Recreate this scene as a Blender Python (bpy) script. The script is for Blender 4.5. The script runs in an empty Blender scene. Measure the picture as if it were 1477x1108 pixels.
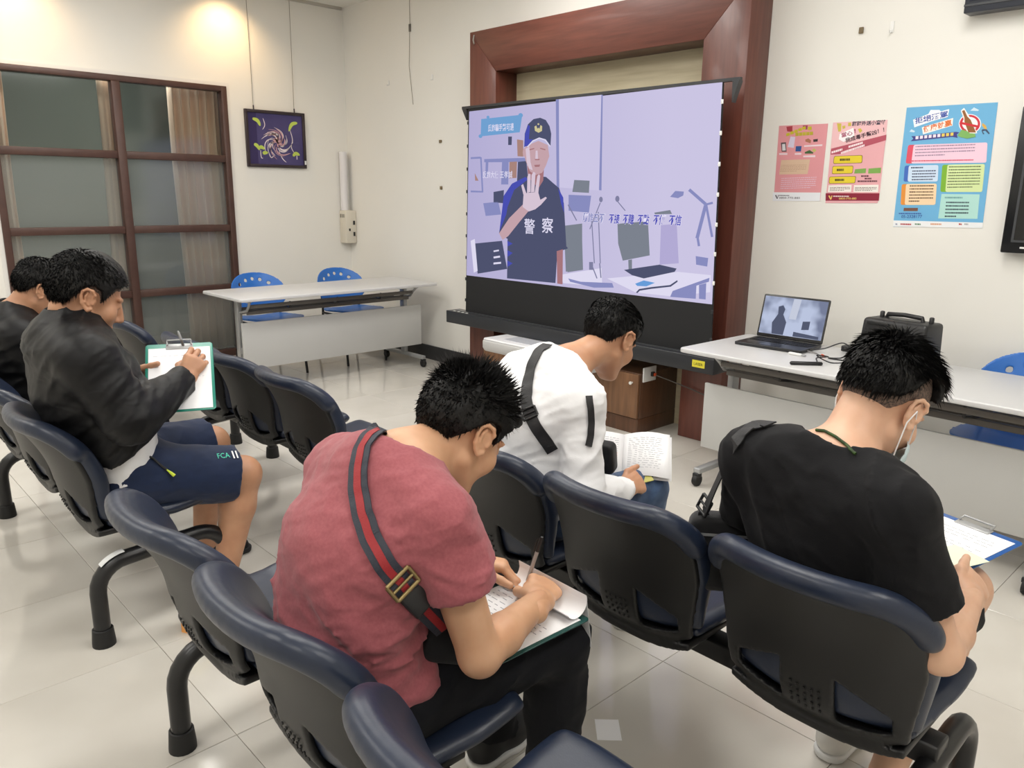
import bpy, bmesh, math, random
import numpy as np
from mathutils import Vector, Matrix
random.seed(7); RNG = np.random.RandomState(11)
scene = bpy.context.scene
col = scene.collection

# ---------------------------------------------------------------- camera
CAM_H = 1.507
F_PX = 1125.41                       # focal length in pixels for a 1477 px wide frame
YAW, PITCH, ROLL = 0.813565, 0.239710, -0.013666
def cam_axes():
    f = np.array([-math.sin(YAW)*math.cos(PITCH), math.cos(YAW)*math.cos(PITCH), -math.sin(PITCH)])
    r = np.array([math.cos(YAW), math.sin(YAW), 0.0]); d = np.cross(f, r)
    c, s = math.cos(ROLL), math.sin(ROLL)
    return c*r+s*d, -s*r+c*d, f
CR, CD, CF = cam_axes()
cam_data = bpy.data.cameras.new('camera')
cam_data.sensor_fit = 'HORIZONTAL'; cam_data.sensor_width = 36.0
cam_data.lens = 36.0*F_PX/1477.0
cam_data.clip_start = 0.05
cam = bpy.data.objects.new('camera', cam_data); col.objects.link(cam)
cam.matrix_world = Matrix(((CR[0], -CD[0], -CF[0], 0), (CR[1], -CD[1], -CF[1], 0), (CR[2], -CD[2], -CF[2], CAM_H), (0, 0, 0, 1)))
scene.camera = cam
def ray(u, v):
    return CR*((u-738.5)/F_PX)+CD*((v-554)/F_PX)+CF
def at_x(u, v, x): d = ray(u, v); return np.array([0, 0, CAM_H])+d*(x/d[0])
def at_y(u, v, y): d = ray(u, v); return np.array([0, 0, CAM_H])+d*(y/d[1])
def at_z(u, v, z): d = ray(u, v); return np.array([0, 0, CAM_H])+d*((z-CAM_H)/d[2])

# ---------------------------------------------------------------- world, exposure
world = bpy.data.worlds.new('world'); scene.world = world; world.use_nodes = True
world.node_tree.nodes['Background'].inputs[0].default_value = (1, 1, 1, 1)
world.node_tree.nodes['Background'].inputs[1].default_value = 0.3
scene.view_settings.view_transform = 'Standard'
scene.view_settings.look = 'None'
scene.view_settings.gamma = 1.0
scene.view_settings.use_curve_mapping = False
scene.view_settings.exposure = 0.0

# ---------------------------------------------------------------- large ceiling lights, and an added fill behind the glass
ROOM = dict(x0=-7.0, x1=2.2, y0=-2.6, y1=4.33, z1=3.2)
LIGHT_W = 23.5
TROFFERS = [(-5.5, 1.45), (-3.75, 1.55), (-1.6, 1.55), (0.6, 1.55), (-5.9, -1.0), (-3.75, -1.0), (-1.6, -1.0), (0.6, -1.0), (-3.75, 3.2), (-1.2, 2.9)]  # last one is an unseen extra, added to brighten the end wall
for (lx, ly) in TROFFERS:
    ld = bpy.data.lights.new('troffer_light', 'AREA'); ld.shape = 'RECTANGLE'; ld.size = 0.56; ld.size_y = 1.16
    ld.energy = LIGHT_W; ld.color = (1.0, 0.98, 0.94)
    lo = bpy.data.objects.new('troffer_light', ld); col.objects.link(lo); lo.location = (lx, ly, 3.15)
SPOTS = [(-6.72, 3.12), (-6.72, 1.5)]
for (lx, ly) in SPOTS:
    ld = bpy.data.lights.new('downlight_lamp', 'SPOT'); ld.energy = 26; ld.color = (1.0, 0.66, 0.32)
    ld.spot_size = math.radians(120); ld.spot_blend = 1.0; ld.shadow_soft_size = 0.04
    lo = bpy.data.objects.new('downlight_lamp', ld); col.objects.link(lo); lo.location = (lx, ly, 3.14)
    lo.rotation_euler = (0, math.radians(20), 0)
ld = bpy.data.lights.new('beyond_fill', 'AREA'); ld.size = 0.5; ld.energy = 14; ld.color = (0.95, 1.0, 0.98)  # added fill without a fitting, lightens the space behind the panes
lo = bpy.data.objects.new('beyond_fill', ld); col.objects.link(lo); lo.location = (-7.45, 2.3, 2.85)
# ---------------------------------------------------------------- helpers: materials
def lin(c):
    return tuple((x/12.92 if x <= 0.04045 else ((x+0.055)/1.055)**2.4) for x in c)
def rgb(r, g, b): return lin((r/255.0, g/255.0, b/255.0))
MATS = {}
def mat(name, c, rough=0.5, metal=0.0, spec=0.5, var=0.0, vscale=6.0, bump=0.0, bscale=60.0, stretch=(1, 1, 1), coat=0.0, sheen=0.0, objrand=0.0, c2=None, emit=0.0, bdist=0.002, detail=3.0, crumple=0.0, cscale=11.0):
    m = bpy.data.materials.new(name); m.use_nodes = True
    nt = m.node_tree; b = nt.nodes['Principled BSDF']
    b.inputs['Base Color'].default_value = (*c, 1); b.inputs['Roughness'].default_value = rough
    b.inputs['Metallic'].default_value = metal; b.inputs['Specular IOR Level'].default_value = spec
    if coat: b.inputs['Coat Weight'].default_value = coat; b.inputs['Coat Roughness'].default_value = 0.08
    if sheen: b.inputs['Sheen Weight'].default_value = sheen; b.inputs['Sheen Roughness'].default_value = 0.5
    if emit: b.inputs['Emission Color'].default_value = (*c, 1); b.inputs['Emission Strength'].default_value = emit
    tc = mp = None
    def coords():
        nonlocal tc, mp
        if mp is None:
            tc = nt.nodes.new('ShaderNodeTexCoord'); mp = nt.nodes.new('ShaderNodeMapping')
            mp.inputs['Scale'].default_value = stretch
            nt.links.new(tc.outputs['Object'], mp.inputs['Vector'])
        return mp.outputs['Vector']
    if var or c2 is not None:
        n = nt.nodes.new('ShaderNodeTexNoise'); n.inputs['Scale'].default_value = vscale; n.inputs['Detail'].default_value = detail
        nt.links.new(coords(), n.inputs['Vector'])
        r = nt.nodes.new('ShaderNodeValToRGB')
        a = c2 if c2 is not None else tuple(x*(1-var) for x in c)
        e = c if c2 is not None else tuple(min(1, x*(1+var)) for x in c)
        r.color_ramp.elements[0].color = (*a, 1); r.color_ramp.elements[1].color = (*e, 1)
        r.color_ramp.elements[0].position = 0.3; r.color_ramp.elements[1].position = 0.7
        nt.links.new(n.outputs['Fac'], r.inputs['Fac'])
        out = r.outputs['Color']
        if objrand:
            oi = nt.nodes.new('ShaderNodeObjectInfo'); hs = nt.nodes.new('ShaderNodeHueSaturation')
            mr = nt.nodes.new('ShaderNodeMapRange'); mr.inputs['To Min'].default_value = 1-objrand; mr.inputs['To Max'].default_value = 1+objrand
            nt.links.new(oi.outputs['Random'], mr.inputs['Value']); nt.links.new(mr.outputs['Result'], hs.inputs['Value'])
            nt.links.new(out, hs.inputs['Color']); out = hs.outputs['Color']
        nt.links.new(out, b.inputs['Base Color'])
    if bump:
        n2 = nt.nodes.new('ShaderNodeTexNoise'); n2.inputs['Scale'].default_value = bscale; n2.inputs['Detail'].default_value = 4
        nt.links.new(coords(), n2.inputs['Vector'])
        bp = nt.nodes.new('ShaderNodeBump'); bp.inputs['Strength'].default_value = bump; bp.inputs['Distance'].default_value = bdist
        nt.links.new(n2.outputs['Fac'], bp.inputs['Height']); nt.links.new(bp.outputs['Normal'], b.inputs['Normal'])
        if crumple:
            n3 = nt.nodes.new('ShaderNodeTexNoise'); n3.inputs['Scale'].default_value = cscale; n3.inputs['Detail'].default_value = 3; n3.inputs['Distortion'].default_value = 1.2; n3.noise_type = 'RIDGED_MULTIFRACTAL'
            mp3 = nt.nodes.new('ShaderNodeMapping'); mp3.inputs['Rotation'].default_value = (0.4, 0.75, 0.2); mp3.inputs['Scale'].default_value = (0.55, 0.7, 1.7); nt.links.new(coords(), mp3.inputs['Vector']); nt.links.new(mp3.outputs['Vector'], n3.inputs['Vector'])
            bp3 = nt.nodes.new('ShaderNodeBump'); bp3.inputs['Strength'].default_value = crumple; bp3.inputs['Distance'].default_value = 0.008
            nt.links.new(n3.outputs['Fac'], bp3.inputs['Height']); nt.links.new(bp3.outputs['Normal'], bp.inputs['Normal'])
    MATS[name] = m
    return m
def flat_emit(name, c, strength):
    m = bpy.data.materials.new(name); m.use_nodes = True; nt = m.node_tree
    nt.nodes.remove(nt.nodes['Principled BSDF'])
    e = nt.nodes.new('ShaderNodeEmission'); e.inputs[0].default_value = (*c, 1); e.inputs[1].default_value = strength
    nt.links.new(e.outputs[0], nt.nodes['Material Output'].inputs[0])
    return m

# ---------------------------------------------------------------- helpers: objects
def tag(o, label=None, cat=None, group=None, kind=None):
    if label: o['label'] = label
    if cat: o['category'] = cat
    if group: o['group'] = group
    if kind: o['kind'] = kind
    return o
def empty(name, loc=(0, 0, 0), rz=0.0, label=None, cat=None, group=None):
    o = bpy.data.objects.new(name, None); col.objects.link(o); o.empty_display_size = 0.1
    o.location = loc; o.rotation_euler = (0, 0, rz)
    return tag(o, label, cat, group)
def link_mesh(name, me, m, parent=None):
    o = bpy.data.objects.new(name, me); col.objects.link(o)
    if parent is not None: o.parent = parent
    if m is not None and not len(me.materials): me.materials.append(m)
    return o
def copy_tree(o, parent=None):
    c = o.copy(); col.objects.link(c); c.parent = parent
    for ch in o.children: copy_tree(ch, c)
    return c
class MB:
    """collects shapes, then links them as one mesh object"""
    def __init__(s): s.v = []; s.f = []
    def add(s, vs, fs):
        n = len(s.v); s.v += [tuple(float(q) for q in p) for p in vs]; s.f += [tuple(i+n for i in f) for f in fs]; return s
    def box(s, c, d, R=None):
        c = np.array(c, float); h = np.array(d, float)/2; P = []
        for z in (-1, 1):
            for y in (-1, 1):
                for x in (-1, 1):
                    q = h*np.array((x, y, z))
                    P.append(c+(R@q if R is not None else q))
        return s.add(P, [(0, 2, 3, 1), (4, 5, 7, 6), (0, 1, 5, 4), (2, 6, 7, 3), (0, 4, 6, 2), (1, 3, 7, 5)])
    def box2(s, a, b):
        a = np.array(a, float); b = np.array(b, float); return s.box((a+b)/2, abs(b-a))
    def prism(s, poly, z0, z1, R=None, o=(0, 0, 0)):
        """2-D polygon (x, y) pushed from z0 to z1 in a local frame"""
        n = len(poly); o = np.array(o, float); R = np.eye(3) if R is None else R
        P = [o+R@np.array((p[0], p[1], z0)) for p in poly]+[o+R@np.array((p[0], p[1], z1)) for p in poly]
        F = [tuple(range(n))[::-1], tuple(range(n, 2*n))]+[(i, (i+1) % n, n+(i+1) % n, n+i) for i in range(n)]
        return s.add(P, F)
    def tube(s, path, r, seg=12, caps=True):
        path = [np.array(p, float) for p in path]; n = len(path)
        rs = [r]*n if np.isscalar(r) else list(r)
        T = []
        for i in range(n):
            t = path[min(i+1, n-1)]-path[max(i-1, 0)]; T.append(t/(np.linalg.norm(t)+1e-9))
        ref = np.array((0, 0, 1.)) if abs(T[0][2]) < 0.9 else np.array((1., 0, 0))
        u = np.cross(T[0], ref); u /= np.linalg.norm(u)
        P = []
        for i in range(n):
            u = u-T[i]*np.dot(u, T[i]); u /= np.linalg.norm(u); w = np.cross(T[i], u)
            for k in range(seg):
                a = 2*math.pi*k/seg; P.append(path[i]+rs[i]*(math.cos(a)*u+math.sin(a)*w))
        F = []
        for i in range(n-1):
            for k in range(seg):
                a = i*seg+k; b = i*seg+(k+1) % seg; F.append((a, b, b+seg, a+seg))
        if caps: F.append(tuple(range(seg))[::-1]); F.append(tuple(range((n-1)*seg, n*seg)))
        return s.add(P, F)
    def lathe(s, prof, o=(0, 0, 0), R=None, seg=20):
        o = np.array(o, float); R = np.eye(3) if R is None else R; P = []; n = len(prof)
        for (r, z) in prof:
            for k in range(seg):
                a = 2*math.pi*k/seg; P.append(o+R@np.array((r*math.cos(a), r*math.sin(a), z)))
        F = []
        for i in range(n-1):
            for k in range(seg):
                a = i*seg+k; b = i*seg+(k+1) % seg; F.append((a, b, b+seg, a+seg))
        F.append(tuple(range(seg))[::-1]); F.append(tuple(range((n-1)*seg, n*seg)))
        return s.add(P, F)
    def strip(s, pts, wdir, width, th=0.0025, ndir=None):
        """flat band along pts; wdir may be a list of width vectors"""
        n = len(pts); P = []
        for i, p in enumerate(pts):
            p = np.array(p, float); w = np.array(wdir[i] if isinstance(wdir, list) else wdir, float); w /= np.linalg.norm(w)
            t = np.array(pts[min(i+1, n-1)], float)-np.array(pts[max(i-1, 0)], float); t /= np.linalg.norm(t)+1e-9
            w = w-t*np.dot(w, t); w /= np.linalg.norm(w); nn = np.cross(t, w)
            for a, b in ((-1, -1), (1, -1), (1, 1), (-1, 1)): P.append(p+w*a*width/2+nn*b*th/2)
        F = [(0, 1, 2, 3)[::-1], tuple(range(4*n-4, 4*n))]
        for i in range(n-1):
            for k in range(4):
                a = 4*i+k; b = 4*i+(k+1) % 4; F.append((a, b, b+4, a+4))
        return s.add(P, F)
    def mesh(s, name, smooth=False):
        me = bpy.data.meshes.new(name); me.from_pydata(s.v, [], s.f); me.update()
        bm = bmesh.new(); bm.from_mesh(me); bmesh.ops.recalc_face_normals(bm, faces=bm.faces); bm.to_mesh(me); bm.free()
        if smooth: me.polygons.foreach_set('use_smooth', [True]*len(me.polygons))
        return me
    def build(s, name, m, parent=None, smooth=False, bevel=0.0, bseg=2, sub=0):
        me = s.mesh(name, smooth or bevel > 0); o = link_mesh(name, me, m, parent)
        if bevel:
            b = o.modifiers.new('bevel', 'BEVEL'); b.width = bevel; b.segments = bseg; b.limit_method = 'ANGLE'; b.angle_limit = math.radians(40)
            b.harden_normals = False
            me.set_sharp_from_angle(angle=math.radians(60)) if not bevel else None
        elif smooth:
            me.set_sharp_from_angle(angle=math.radians(48))
        if sub:
            q = o.modifiers.new('sub', 'SUBSURF'); q.levels = sub; q.render_levels = sub
        return o
def rotz(a): c, s = math.cos(a), math.sin(a); return np.array([[c, -s, 0], [s, c, 0], [0, 0, 1.]])
def rotx(a): c, s = math.cos(a), math.sin(a); return np.array([[1., 0, 0], [0, c, -s], [0, s, c]])
def roty(a): c, s = math.cos(a), math.sin(a); return np.array([[c, 0, s], [0, 1., 0], [-s, 0, c]])
def unit(v): v = np.array(v, float); return v/np.linalg.norm(v)
def rrect(w, h, r, n=5):
    P = []
    for cx, cy, a0 in ((w/2-r, h/2-r, 0), (-w/2+r, h/2-r, 90), (-w/2+r, -h/2+r, 180), (w/2-r, -h/2+r, 270)):
        for i in range(n+1):
            a = math.radians(a0+90*i/n); P.append((cx+r*math.cos(a), cy+r*math.sin(a)))
    return P
def text(name, s, size, m, parent, o, xd, yd, width=None, height=None, bold=0.0, shear=0.0, ext=0.0006, align='CENTER'):
    """flat lettering at o, reading along xd with yd up, fitted to width/height"""
    cu = bpy.data.curves.new(name, 'FONT'); cu.body = s; cu.size = 1.0; cu.align_x = align; cu.align_y = 'CENTER'
    cu.resolution_u = 2; cu.offset = bold; cu.shear = shear
    ob = bpy.data.objects.new(name, cu); col.objects.link(ob)
    dg = bpy.context.evaluated_depsgraph_get()
    me = bpy.data.meshes.new_from_object(ob.evaluated_get(dg)); bpy.data.objects.remove(ob); bpy.data.curves.remove(cu)
    n = len(me.vertices)
    if n == 0: return None
    co = np.empty(n*3); me.vertices.foreach_get('co', co); co = co.reshape(-1, 3)
    lo, hi = co.min(0), co.max(0); sx = sy = size
    if width: sx = width/(hi[0]-lo[0])
    if height: sy = height/(hi[1]-lo[1])
    if width and not height: sy = sx
    if height and not width: sx = sy
    if align == 'CENTER': co -= (lo+hi)/2
    else: co -= np.array([lo[0], (lo[1]+hi[1])/2, 0])
    o = np.array(o, float); xd = unit(xd); yd = np.array(yd, float); yd = unit(yd-xd*np.dot(xd, yd)); nd = np.cross(xd, yd)
    W = o+co[:, :1]*sx*xd+co[:, 1:2]*sy*yd+nd*ext
    me.vertices.foreach_set('co', W.astype(np.float32).ravel()); me.update()
    me.materials.clear(); ob = link_mesh(name, me, m, parent)
    return ob

# ---------------------------------------------------------------- helpers: rounded organic solids
_LAT = RNG.rand(32, 32, 32).astype(np.float32)
def vnoise(P):
    i = np.floor(P).astype(int); f = (P-i).astype(np.float32); f = f*f*(3-2*f); i &= 31; j = (i+1) & 31
    x0, y0, z0 = i.T; x1, y1, z1 = j.T; fx, fy, fz = f.T
    c00 = _LAT[x0, y0, z0]*(1-fx)+_LAT[x1, y0, z0]*fx; c10 = _LAT[x0, y1, z0]*(1-fx)+_LAT[x1, y1, z0]*fx
    c01 = _LAT[x0, y0, z1]*(1-fx)+_LAT[x1, y0, z1]*fx; c11 = _LAT[x0, y1, z1]*(1-fx)+_LAT[x1, y1, z1]*fx
    return (c00*(1-fy)+c10*fy)*(1-fz)+(c01*(1-fy)+c11*fy)*fz
class Field:
    """distance field on a grid; smooth unions of tapered limbs and ellipsoids, meshed as one skin"""
    def __init__(s, lo, hi, h):
        s.lo = np.array(lo, float); s.h = h; s.n = np.maximum(np.ceil((np.array(hi)-s.lo)/h).astype(int)+1, 4)
        s.ax = [(s.lo[i]+h*np.arange(s.n[i])).astype(np.float32) for i in range(3)]
        s.F = np.full(s.n, 0.2, np.float32)
    def blk(s, lo, hi):
        a = np.clip(np.floor((np.array(lo)-s.lo)/s.h).astype(int), 0, s.n); b = np.clip(np.ceil((np.array(hi)-s.lo)/s.h).astype(int)+1, 0, s.n)
        sl = tuple(slice(a[i], b[i]) for i in range(3))
        return sl, s.ax[0][sl[0]][:, None, None], s.ax[1][sl[1]][None, :, None], s.ax[2][sl[2]][None, None, :]
    def merge(s, sl, d, k):
        A = s.F[sl]
        if k > 0:
            q = np.clip(0.5+0.5*(A-d)/k, 0, 1); s.F[sl] = A*(1-q)+d*q-k*q*(1-q)
        else: s.F[sl] = np.minimum(A, d)
    def limb(s, a, b, ra, rb, k=0.02, lat=None, sa=1.0, sb=None):
        """tapered capsule; with lat the section is stretched by sa..sb along that direction"""
        a = np.array(a, float); b = np.array(b, float); sb = sa if sb is None else sb
        m = max(ra*max(sa, 1), rb*max(sb, 1))+k+2.5*s.h
        sl, X, Y, Z = s.blk(np.minimum(a, b)-m, np.maximum(a, b)+m)
        if 0 in s.F[sl].shape: return s
        ba = b-a; L = float(ba@ba)+1e-12
        px, py, pz = X-a[0], Y-a[1], Z-a[2]
        t = np.clip((px*ba[0]+py*ba[1]+pz*ba[2])/L, 0, 1)
        px = px-t*ba[0]; py = py-t*ba[1]; pz = pz-t*ba[2]; r = ra+(rb-ra)*t
        if lat is not None:
            l = unit(lat); u = px*l[0]+py*l[1]+pz*l[2]; S = sa+(sb-sa)*t
            q2 = np.maximum(px*px+py*py+pz*pz-u*u, 0); d = np.sqrt(q2+(u/S)**2)-r
        else: d = np.sqrt(px*px+py*py+pz*pz)-r
        s.merge(sl, d.astype(np.float32), k); return s
    def ell(s, c, r, R=None, k=0.02, sub=False):
        c = np.array(c, float); r = np.array(r, float); R = np.eye(3) if R is None else R
        m = r.max()+k+2.5*s.h; sl, X, Y, Z = s.blk(c-m, c+m)
        if 0 in s.F[sl].shape: return s
        px, py, pz = X-c[0], Y-c[1], Z-c[2]
        u = px*R[0, 0]+py*R[1, 0]+pz*R[2, 0]; v = px*R[0, 1]+py*R[1, 1]+pz*R[2, 1]; w = px*R[0, 2]+py*R[1, 2]+pz*R[2, 2]
        k0 = np.sqrt((u/r[0])**2+(v/r[1])**2+(w/r[2])**2); k1 = np.sqrt((u/r[0]**2)**2+(v/r[1]**2)**2+(w/r[2]**2)**2)+1e-6
        d = (k0*(k0-1)/k1).astype(np.float32)
        d = np.where(k0 < 1e-3, -r.min(), d)
        if sub:
            A = s.F[sl]; d = -d; q = np.clip(0.5-0.5*(A-d)/max(k, 1e-5), 0, 1); s.F[sl] = A*(1-q)+d*q+k*q*(1-q)
        else: s.merge(sl, d, k)
        return s
    def cut(s, p, n, lo=None, hi=None, k=0.0):
        """keep what lies behind the plane (p, n)"""
        n = unit(n); sl, X, Y, Z = s.blk(s.lo if lo is None else lo, s.lo+s.h*s.n if hi is None else hi)
        d = (X-p[0])*n[0]+(Y-p[1])*n[1]+(Z-p[2])*n[2]
        d = d.astype(np.float32); A = s.F[sl]
        if k > 0: q = np.clip(0.5-0.5*(A-d)/k, 0, 1); s.F[sl] = A*(1-q)+d*q+k*q*(1-q)
        else: s.F[sl] = np.maximum(A, d)
        return s
    def wrinkle(s, amp, scale, stretch=(1, 1, 1), R=None, seed=0.0, mask=None, ridged=True):
        I = np.nonzero(np.abs(s.F) < 0.03)
        P = np.stack([s.ax[i][I[i]] for i in range(3)], 1).astype(float); Q = P@R if R is not None else P
        Q = Q*np.array(stretch)*scale+seed
        Q = Q+0.9*np.stack([vnoise(Q*0.7+7.1), vnoise(Q*0.7+17.3), vnoise(Q*0.7+3.9)], 1)
        n = vnoise(Q); n = (1-np.abs(2*n-1))**2.6 if ridged else 2*n-1
        n2 = vnoise(Q*2.1+5); n = n*0.75+0.25*((1-np.abs(2*n2-1))**2 if ridged else 2*n2-1)
        w = 1.0 if mask is None else mask(P)
        s.F[I] -= (amp*w*(n-(0.35 if ridged else 0))).astype(np.float32); return s
    def net(s):
        F = s.F; S = F < 0
        n = np.array(F.shape)-1
        c = np.zeros(n, np.uint8)
        for dx in (0, 1):
            for dy in (0, 1):
                for dz in (0, 1): c += S[dx:dx+n[0], dy:dy+n[1], dz:dz+n[2]]
        act = (c > 0) & (c < 8); I = np.stack(np.nonzero(act), 1)
        idx = np.full(n, -1, np.int64); idx[act] = np.arange(len(I))
        acc = np.zeros((len(I), 3)); cnt = np.zeros(len(I))
        cor = [(x, y, z) for x in (0, 1) for y in (0, 1) for z in (0, 1)]
        vals = {q: F[I[:, 0]+q[0], I[:, 1]+q[1], I[:, 2]+q[2]].astype(float) for q in cor}
        for q in cor:
            for ax in range(3):
                if q[ax]: continue
                p = list(q); p[ax] = 1; p = tuple(p); fa, fb = vals[q], vals[p]
                m = (fa < 0) != (fb < 0); t = np.where(m, fa/np.where(m, fa-fb, 1), 0)
                e = np.zeros((len(I), 3)); e[:] = q; e[:, ax] += t; acc += e*m[:, None]; cnt += m
        V = s.lo+(I+acc/cnt[:, None])*s.h
        Q = []
        for ax in range(3):
            o = [(1, 2), (2, 0), (0, 1)][ax]
            sl0 = [slice(None)]*3; sl1 = [slice(None)]*3; sl0[ax] = slice(0, -1); sl1[ax] = slice(1, None)
            a = S[tuple(sl0)]; b = S[tuple(sl1)]; E = np.stack(np.nonzero(a != b), 1)
            ok = np.ones(len(E), bool)
            for q in o: ok &= (E[:, q] > 0) & (E[:, q] < n[q])
            E = E[ok]; fl = a[tuple(E.T)]
            def cell(d1, d2):
                C = E.copy(); C[:, o[0]] -= d1; C[:, o[1]] -= d2; return idx[tuple(C.T)]
            q = np.stack([cell(1, 1), cell(0, 1), cell(0, 0), cell(1, 0)], 1)
            q[~fl] = q[~fl][:, ::-1]; Q.append(q)
        Q = np.concatenate(Q); Q = Q[(Q >= 0).all(1)]
        return V, Q
def relax(V, Q, it=2, lam=0.5):
    e = np.concatenate([Q[:, [0, 1]], Q[:, [1, 2]], Q[:, [2, 3]], Q[:, [3, 0]]]); n = len(V)
    e = np.concatenate([e, e[:, ::-1]])
    deg = np.bincount(e[:, 0], minlength=n)[:, None].clip(1)
    for i in range(it):
        A = np.stack([np.bincount(e[:, 0], V[e[:, 1], k], n) for k in range(3)], 1)/deg
        V = V+(A-V)*lam
    return V
def solid(name, parts, m, parent=None, extra=None):
    """one smooth mesh from one or more (V, Q) skins"""
    vs = []; fs = []; n = 0
    for V, Q in parts: vs.append(V); fs.append(Q+n); n += len(V)
    V = np.concatenate(vs).astype(np.float32); Q = np.concatenate(fs).astype(np.int32)
    me = bpy.data.meshes.new(name); me.vertices.add(len(V)); me.vertices.foreach_set('co', V.ravel())
    me.loops.add(Q.size); me.loops.foreach_set('vertex_index', Q.ravel())
    me.polygons.add(len(Q)); me.polygons.foreach_set('loop_start', np.arange(0, Q.size, 4, dtype=np.int32)); 
    me.update(calc_edges=True); me.validate()
    me.polygons.foreach_set('use_smooth', [True]*len(me.polygons))
    return link_mesh(name, me, m, parent)
# ================================================================ the setting
m_wall = mat('wall_paint', rgb(233, 231, 225), 0.75, spec=0.2, var=0.012, vscale=2.0, bump=0.05, bscale=180)
m_ceil = mat('ceiling_paint', rgb(232, 230, 224), 0.85, spec=0.1)
m_base = mat('baseboard_paint', rgb(48, 48, 50), 0.45)
m_grout = mat('grout', rgb(120, 112, 100), 0.8)
m_tile = mat('polished_tile', rgb(212, 208, 200), 0.09, spec=0.5, c2=rgb(200, 195, 186), vscale=2.2, objrand=0.035, bump=0.02, bscale=4)
m_trimw = mat('white_trim', rgb(228, 226, 222), 0.5)
m_winfr = mat('window_frame_brown', rgb(74, 50, 43), 0.42, var=0.12, vscale=12, stretch=(1, 1, 1))
X0, X1, Y0, Y1, Z1 = ROOM['x0'], ROOM['x1'], ROOM['y0'], ROOM['y1'], ROOM['z1']
def struct(o): o['kind'] = 'structure'; return o
floor = struct(MB().box2((X0-1.6, Y0, -0.12), (X1, Y1, -0.003)).build('floor', m_grout))
tile_me = MB().box2((-0.2992, -0.2992, -0.02), (0.2992, 0.2992, 0)).mesh('tile', False)
tile_me.materials.append(m_tile)
ix = 0
for i in range(-8, 9):
    for j in range(-6, 7):
        cx = -2.522+0.6*i+0.3; cy = 0.758+0.6*j+0.3
        if cx < X0-0.2 or cx > X1+0.2 or cy < Y0-0.2 or cy > Y1+0.1: continue
        o = bpy.data.objects.new('tile', tile_me); col.objects.link(o); o.parent = floor; o.location = (cx, cy, 0)
        sx = sy = 1.0; lx, hx, ly, hy = max(cx-0.2992, X0), min(cx+0.2992, X1), max(cy-0.2992, Y0), min(cy+0.2992, Y1)
        o.location = ((lx+hx)/2, (ly+hy)/2, 0); o.scale = ((hx-lx)/0.5984, (hy-ly)/0.5984, 1)
        b = o.modifiers.new('bevel', 'BEVEL'); b.width = 0.0012; b.segments = 1
struct(MB().box2((X0, Y0, Z1), (X1, Y1, Z1+0.1)).build('ceiling', m_ceil))
struct(MB().box2((X0, Y1, -0.1), (X1, Y1+0.12, Z1+0.1)).build('wall_back', m_wall))
WY0, WY1, WZ1 = 1.30, 3.12, 2.38
struct(MB().box2((X0-0.12, Y0, -0.1), (X0, WY0, Z1+0.1)).box2((X0-0.12, WY1, -0.1), (X0, Y1+0.12, Z1+0.1)).box2((X0-0.12, WY0, WZ1), (X0, WY1, Z1+0.1)).build('wall_left', m_wall))
struct(MB().box2((X1, Y0, -0.1), (X1+0.12, Y1+0.12, Z1+0.1)).build('wall_right', m_wall))
struct(MB().box2((X0-0.12, Y0-0.12, -0.1), (X1+0.12, Y0, Z1+0.1)).build('wall_front', m_wall))
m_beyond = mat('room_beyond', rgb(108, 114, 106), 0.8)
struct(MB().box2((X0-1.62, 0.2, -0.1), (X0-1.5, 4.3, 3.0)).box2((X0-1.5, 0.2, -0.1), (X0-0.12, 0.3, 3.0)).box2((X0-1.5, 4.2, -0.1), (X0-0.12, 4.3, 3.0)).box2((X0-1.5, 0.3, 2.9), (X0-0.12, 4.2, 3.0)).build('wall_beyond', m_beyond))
struct(MB().box2((-6.99, Y1-0.014, 0), (-4.852, Y1, 0.13)).build('baseboard_back', m_base, bevel=0.002))
struct(MB().box2((-2.478, Y1-0.014, 0), (X1, Y1, 0.13)).build('baseboard_right', m_base, bevel=0.002))
struct(MB().box2((X0, 3.16, 0), (X0+0.014, Y1-0.016, 0.13)).build('baseboard_left', m_base, bevel=0.002))
# slim metal channel where the wall meets the ceiling: picture rail
m_rail = mat('rail_metal', rgb(190, 186, 178), 0.4, metal=0.3)
struct(MB().box2((X0, 1.0, Z1-0.025), (X0+0.02, 4.31, Z1)).build('trim_1', m_rail))

# window wall: frame bars, panes
win = struct(empty('window_1', (X0, 0, 0))); win['label'] = 'brown framed glass partition with curtains behind it'
def bar(nm, y0, y1, z0, z1, x0=-0.07, x1=0.025):
    return MB().box2((x0, y0, z0), (x1, y1, z1)).build(nm, m_winfr, win, bevel=0.004)
bar('frame_bar', WY0, WY0+0.05, 0.0, WZ1); bar('frame_bar', WY1-0.05, WY1, 0.0, WZ1)
bar('frame_bar', WY0+0.05, WY1-0.05, WZ1-0.045, WZ1); bar('frame_bar', WY0+0.05, WY1-0.05, 0.0, 0.06)
MY0, MY1 = 2.175, 2.24
bar('mullion', MY0, MY1, 0.06, WZ1-0.045, -0.06, 0.03)
ROWS = [0.06, 0.605, 1.14, 1.74, WZ1-0.045]
for z in (0.605, 1.14, 1.74):
    bar('glazing_bar', WY0+0.05, MY0, z, z+0.06, -0.06, 0.02); bar('glazing_bar', MY1, WY1-0.05, z, z+0.06, -0.06, 0.02)
m_glass = bpy.data.materials.new('window_glass'); m_glass.use_nodes = True
nt = m_glass.node_tree; nt.nodes.remove(nt.nodes['Principled BSDF'])
tr = nt.nodes.new('ShaderNodeBsdfTransparent'); tr.inputs[0].default_value = (0.93, 0.95, 0.94, 1)
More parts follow.
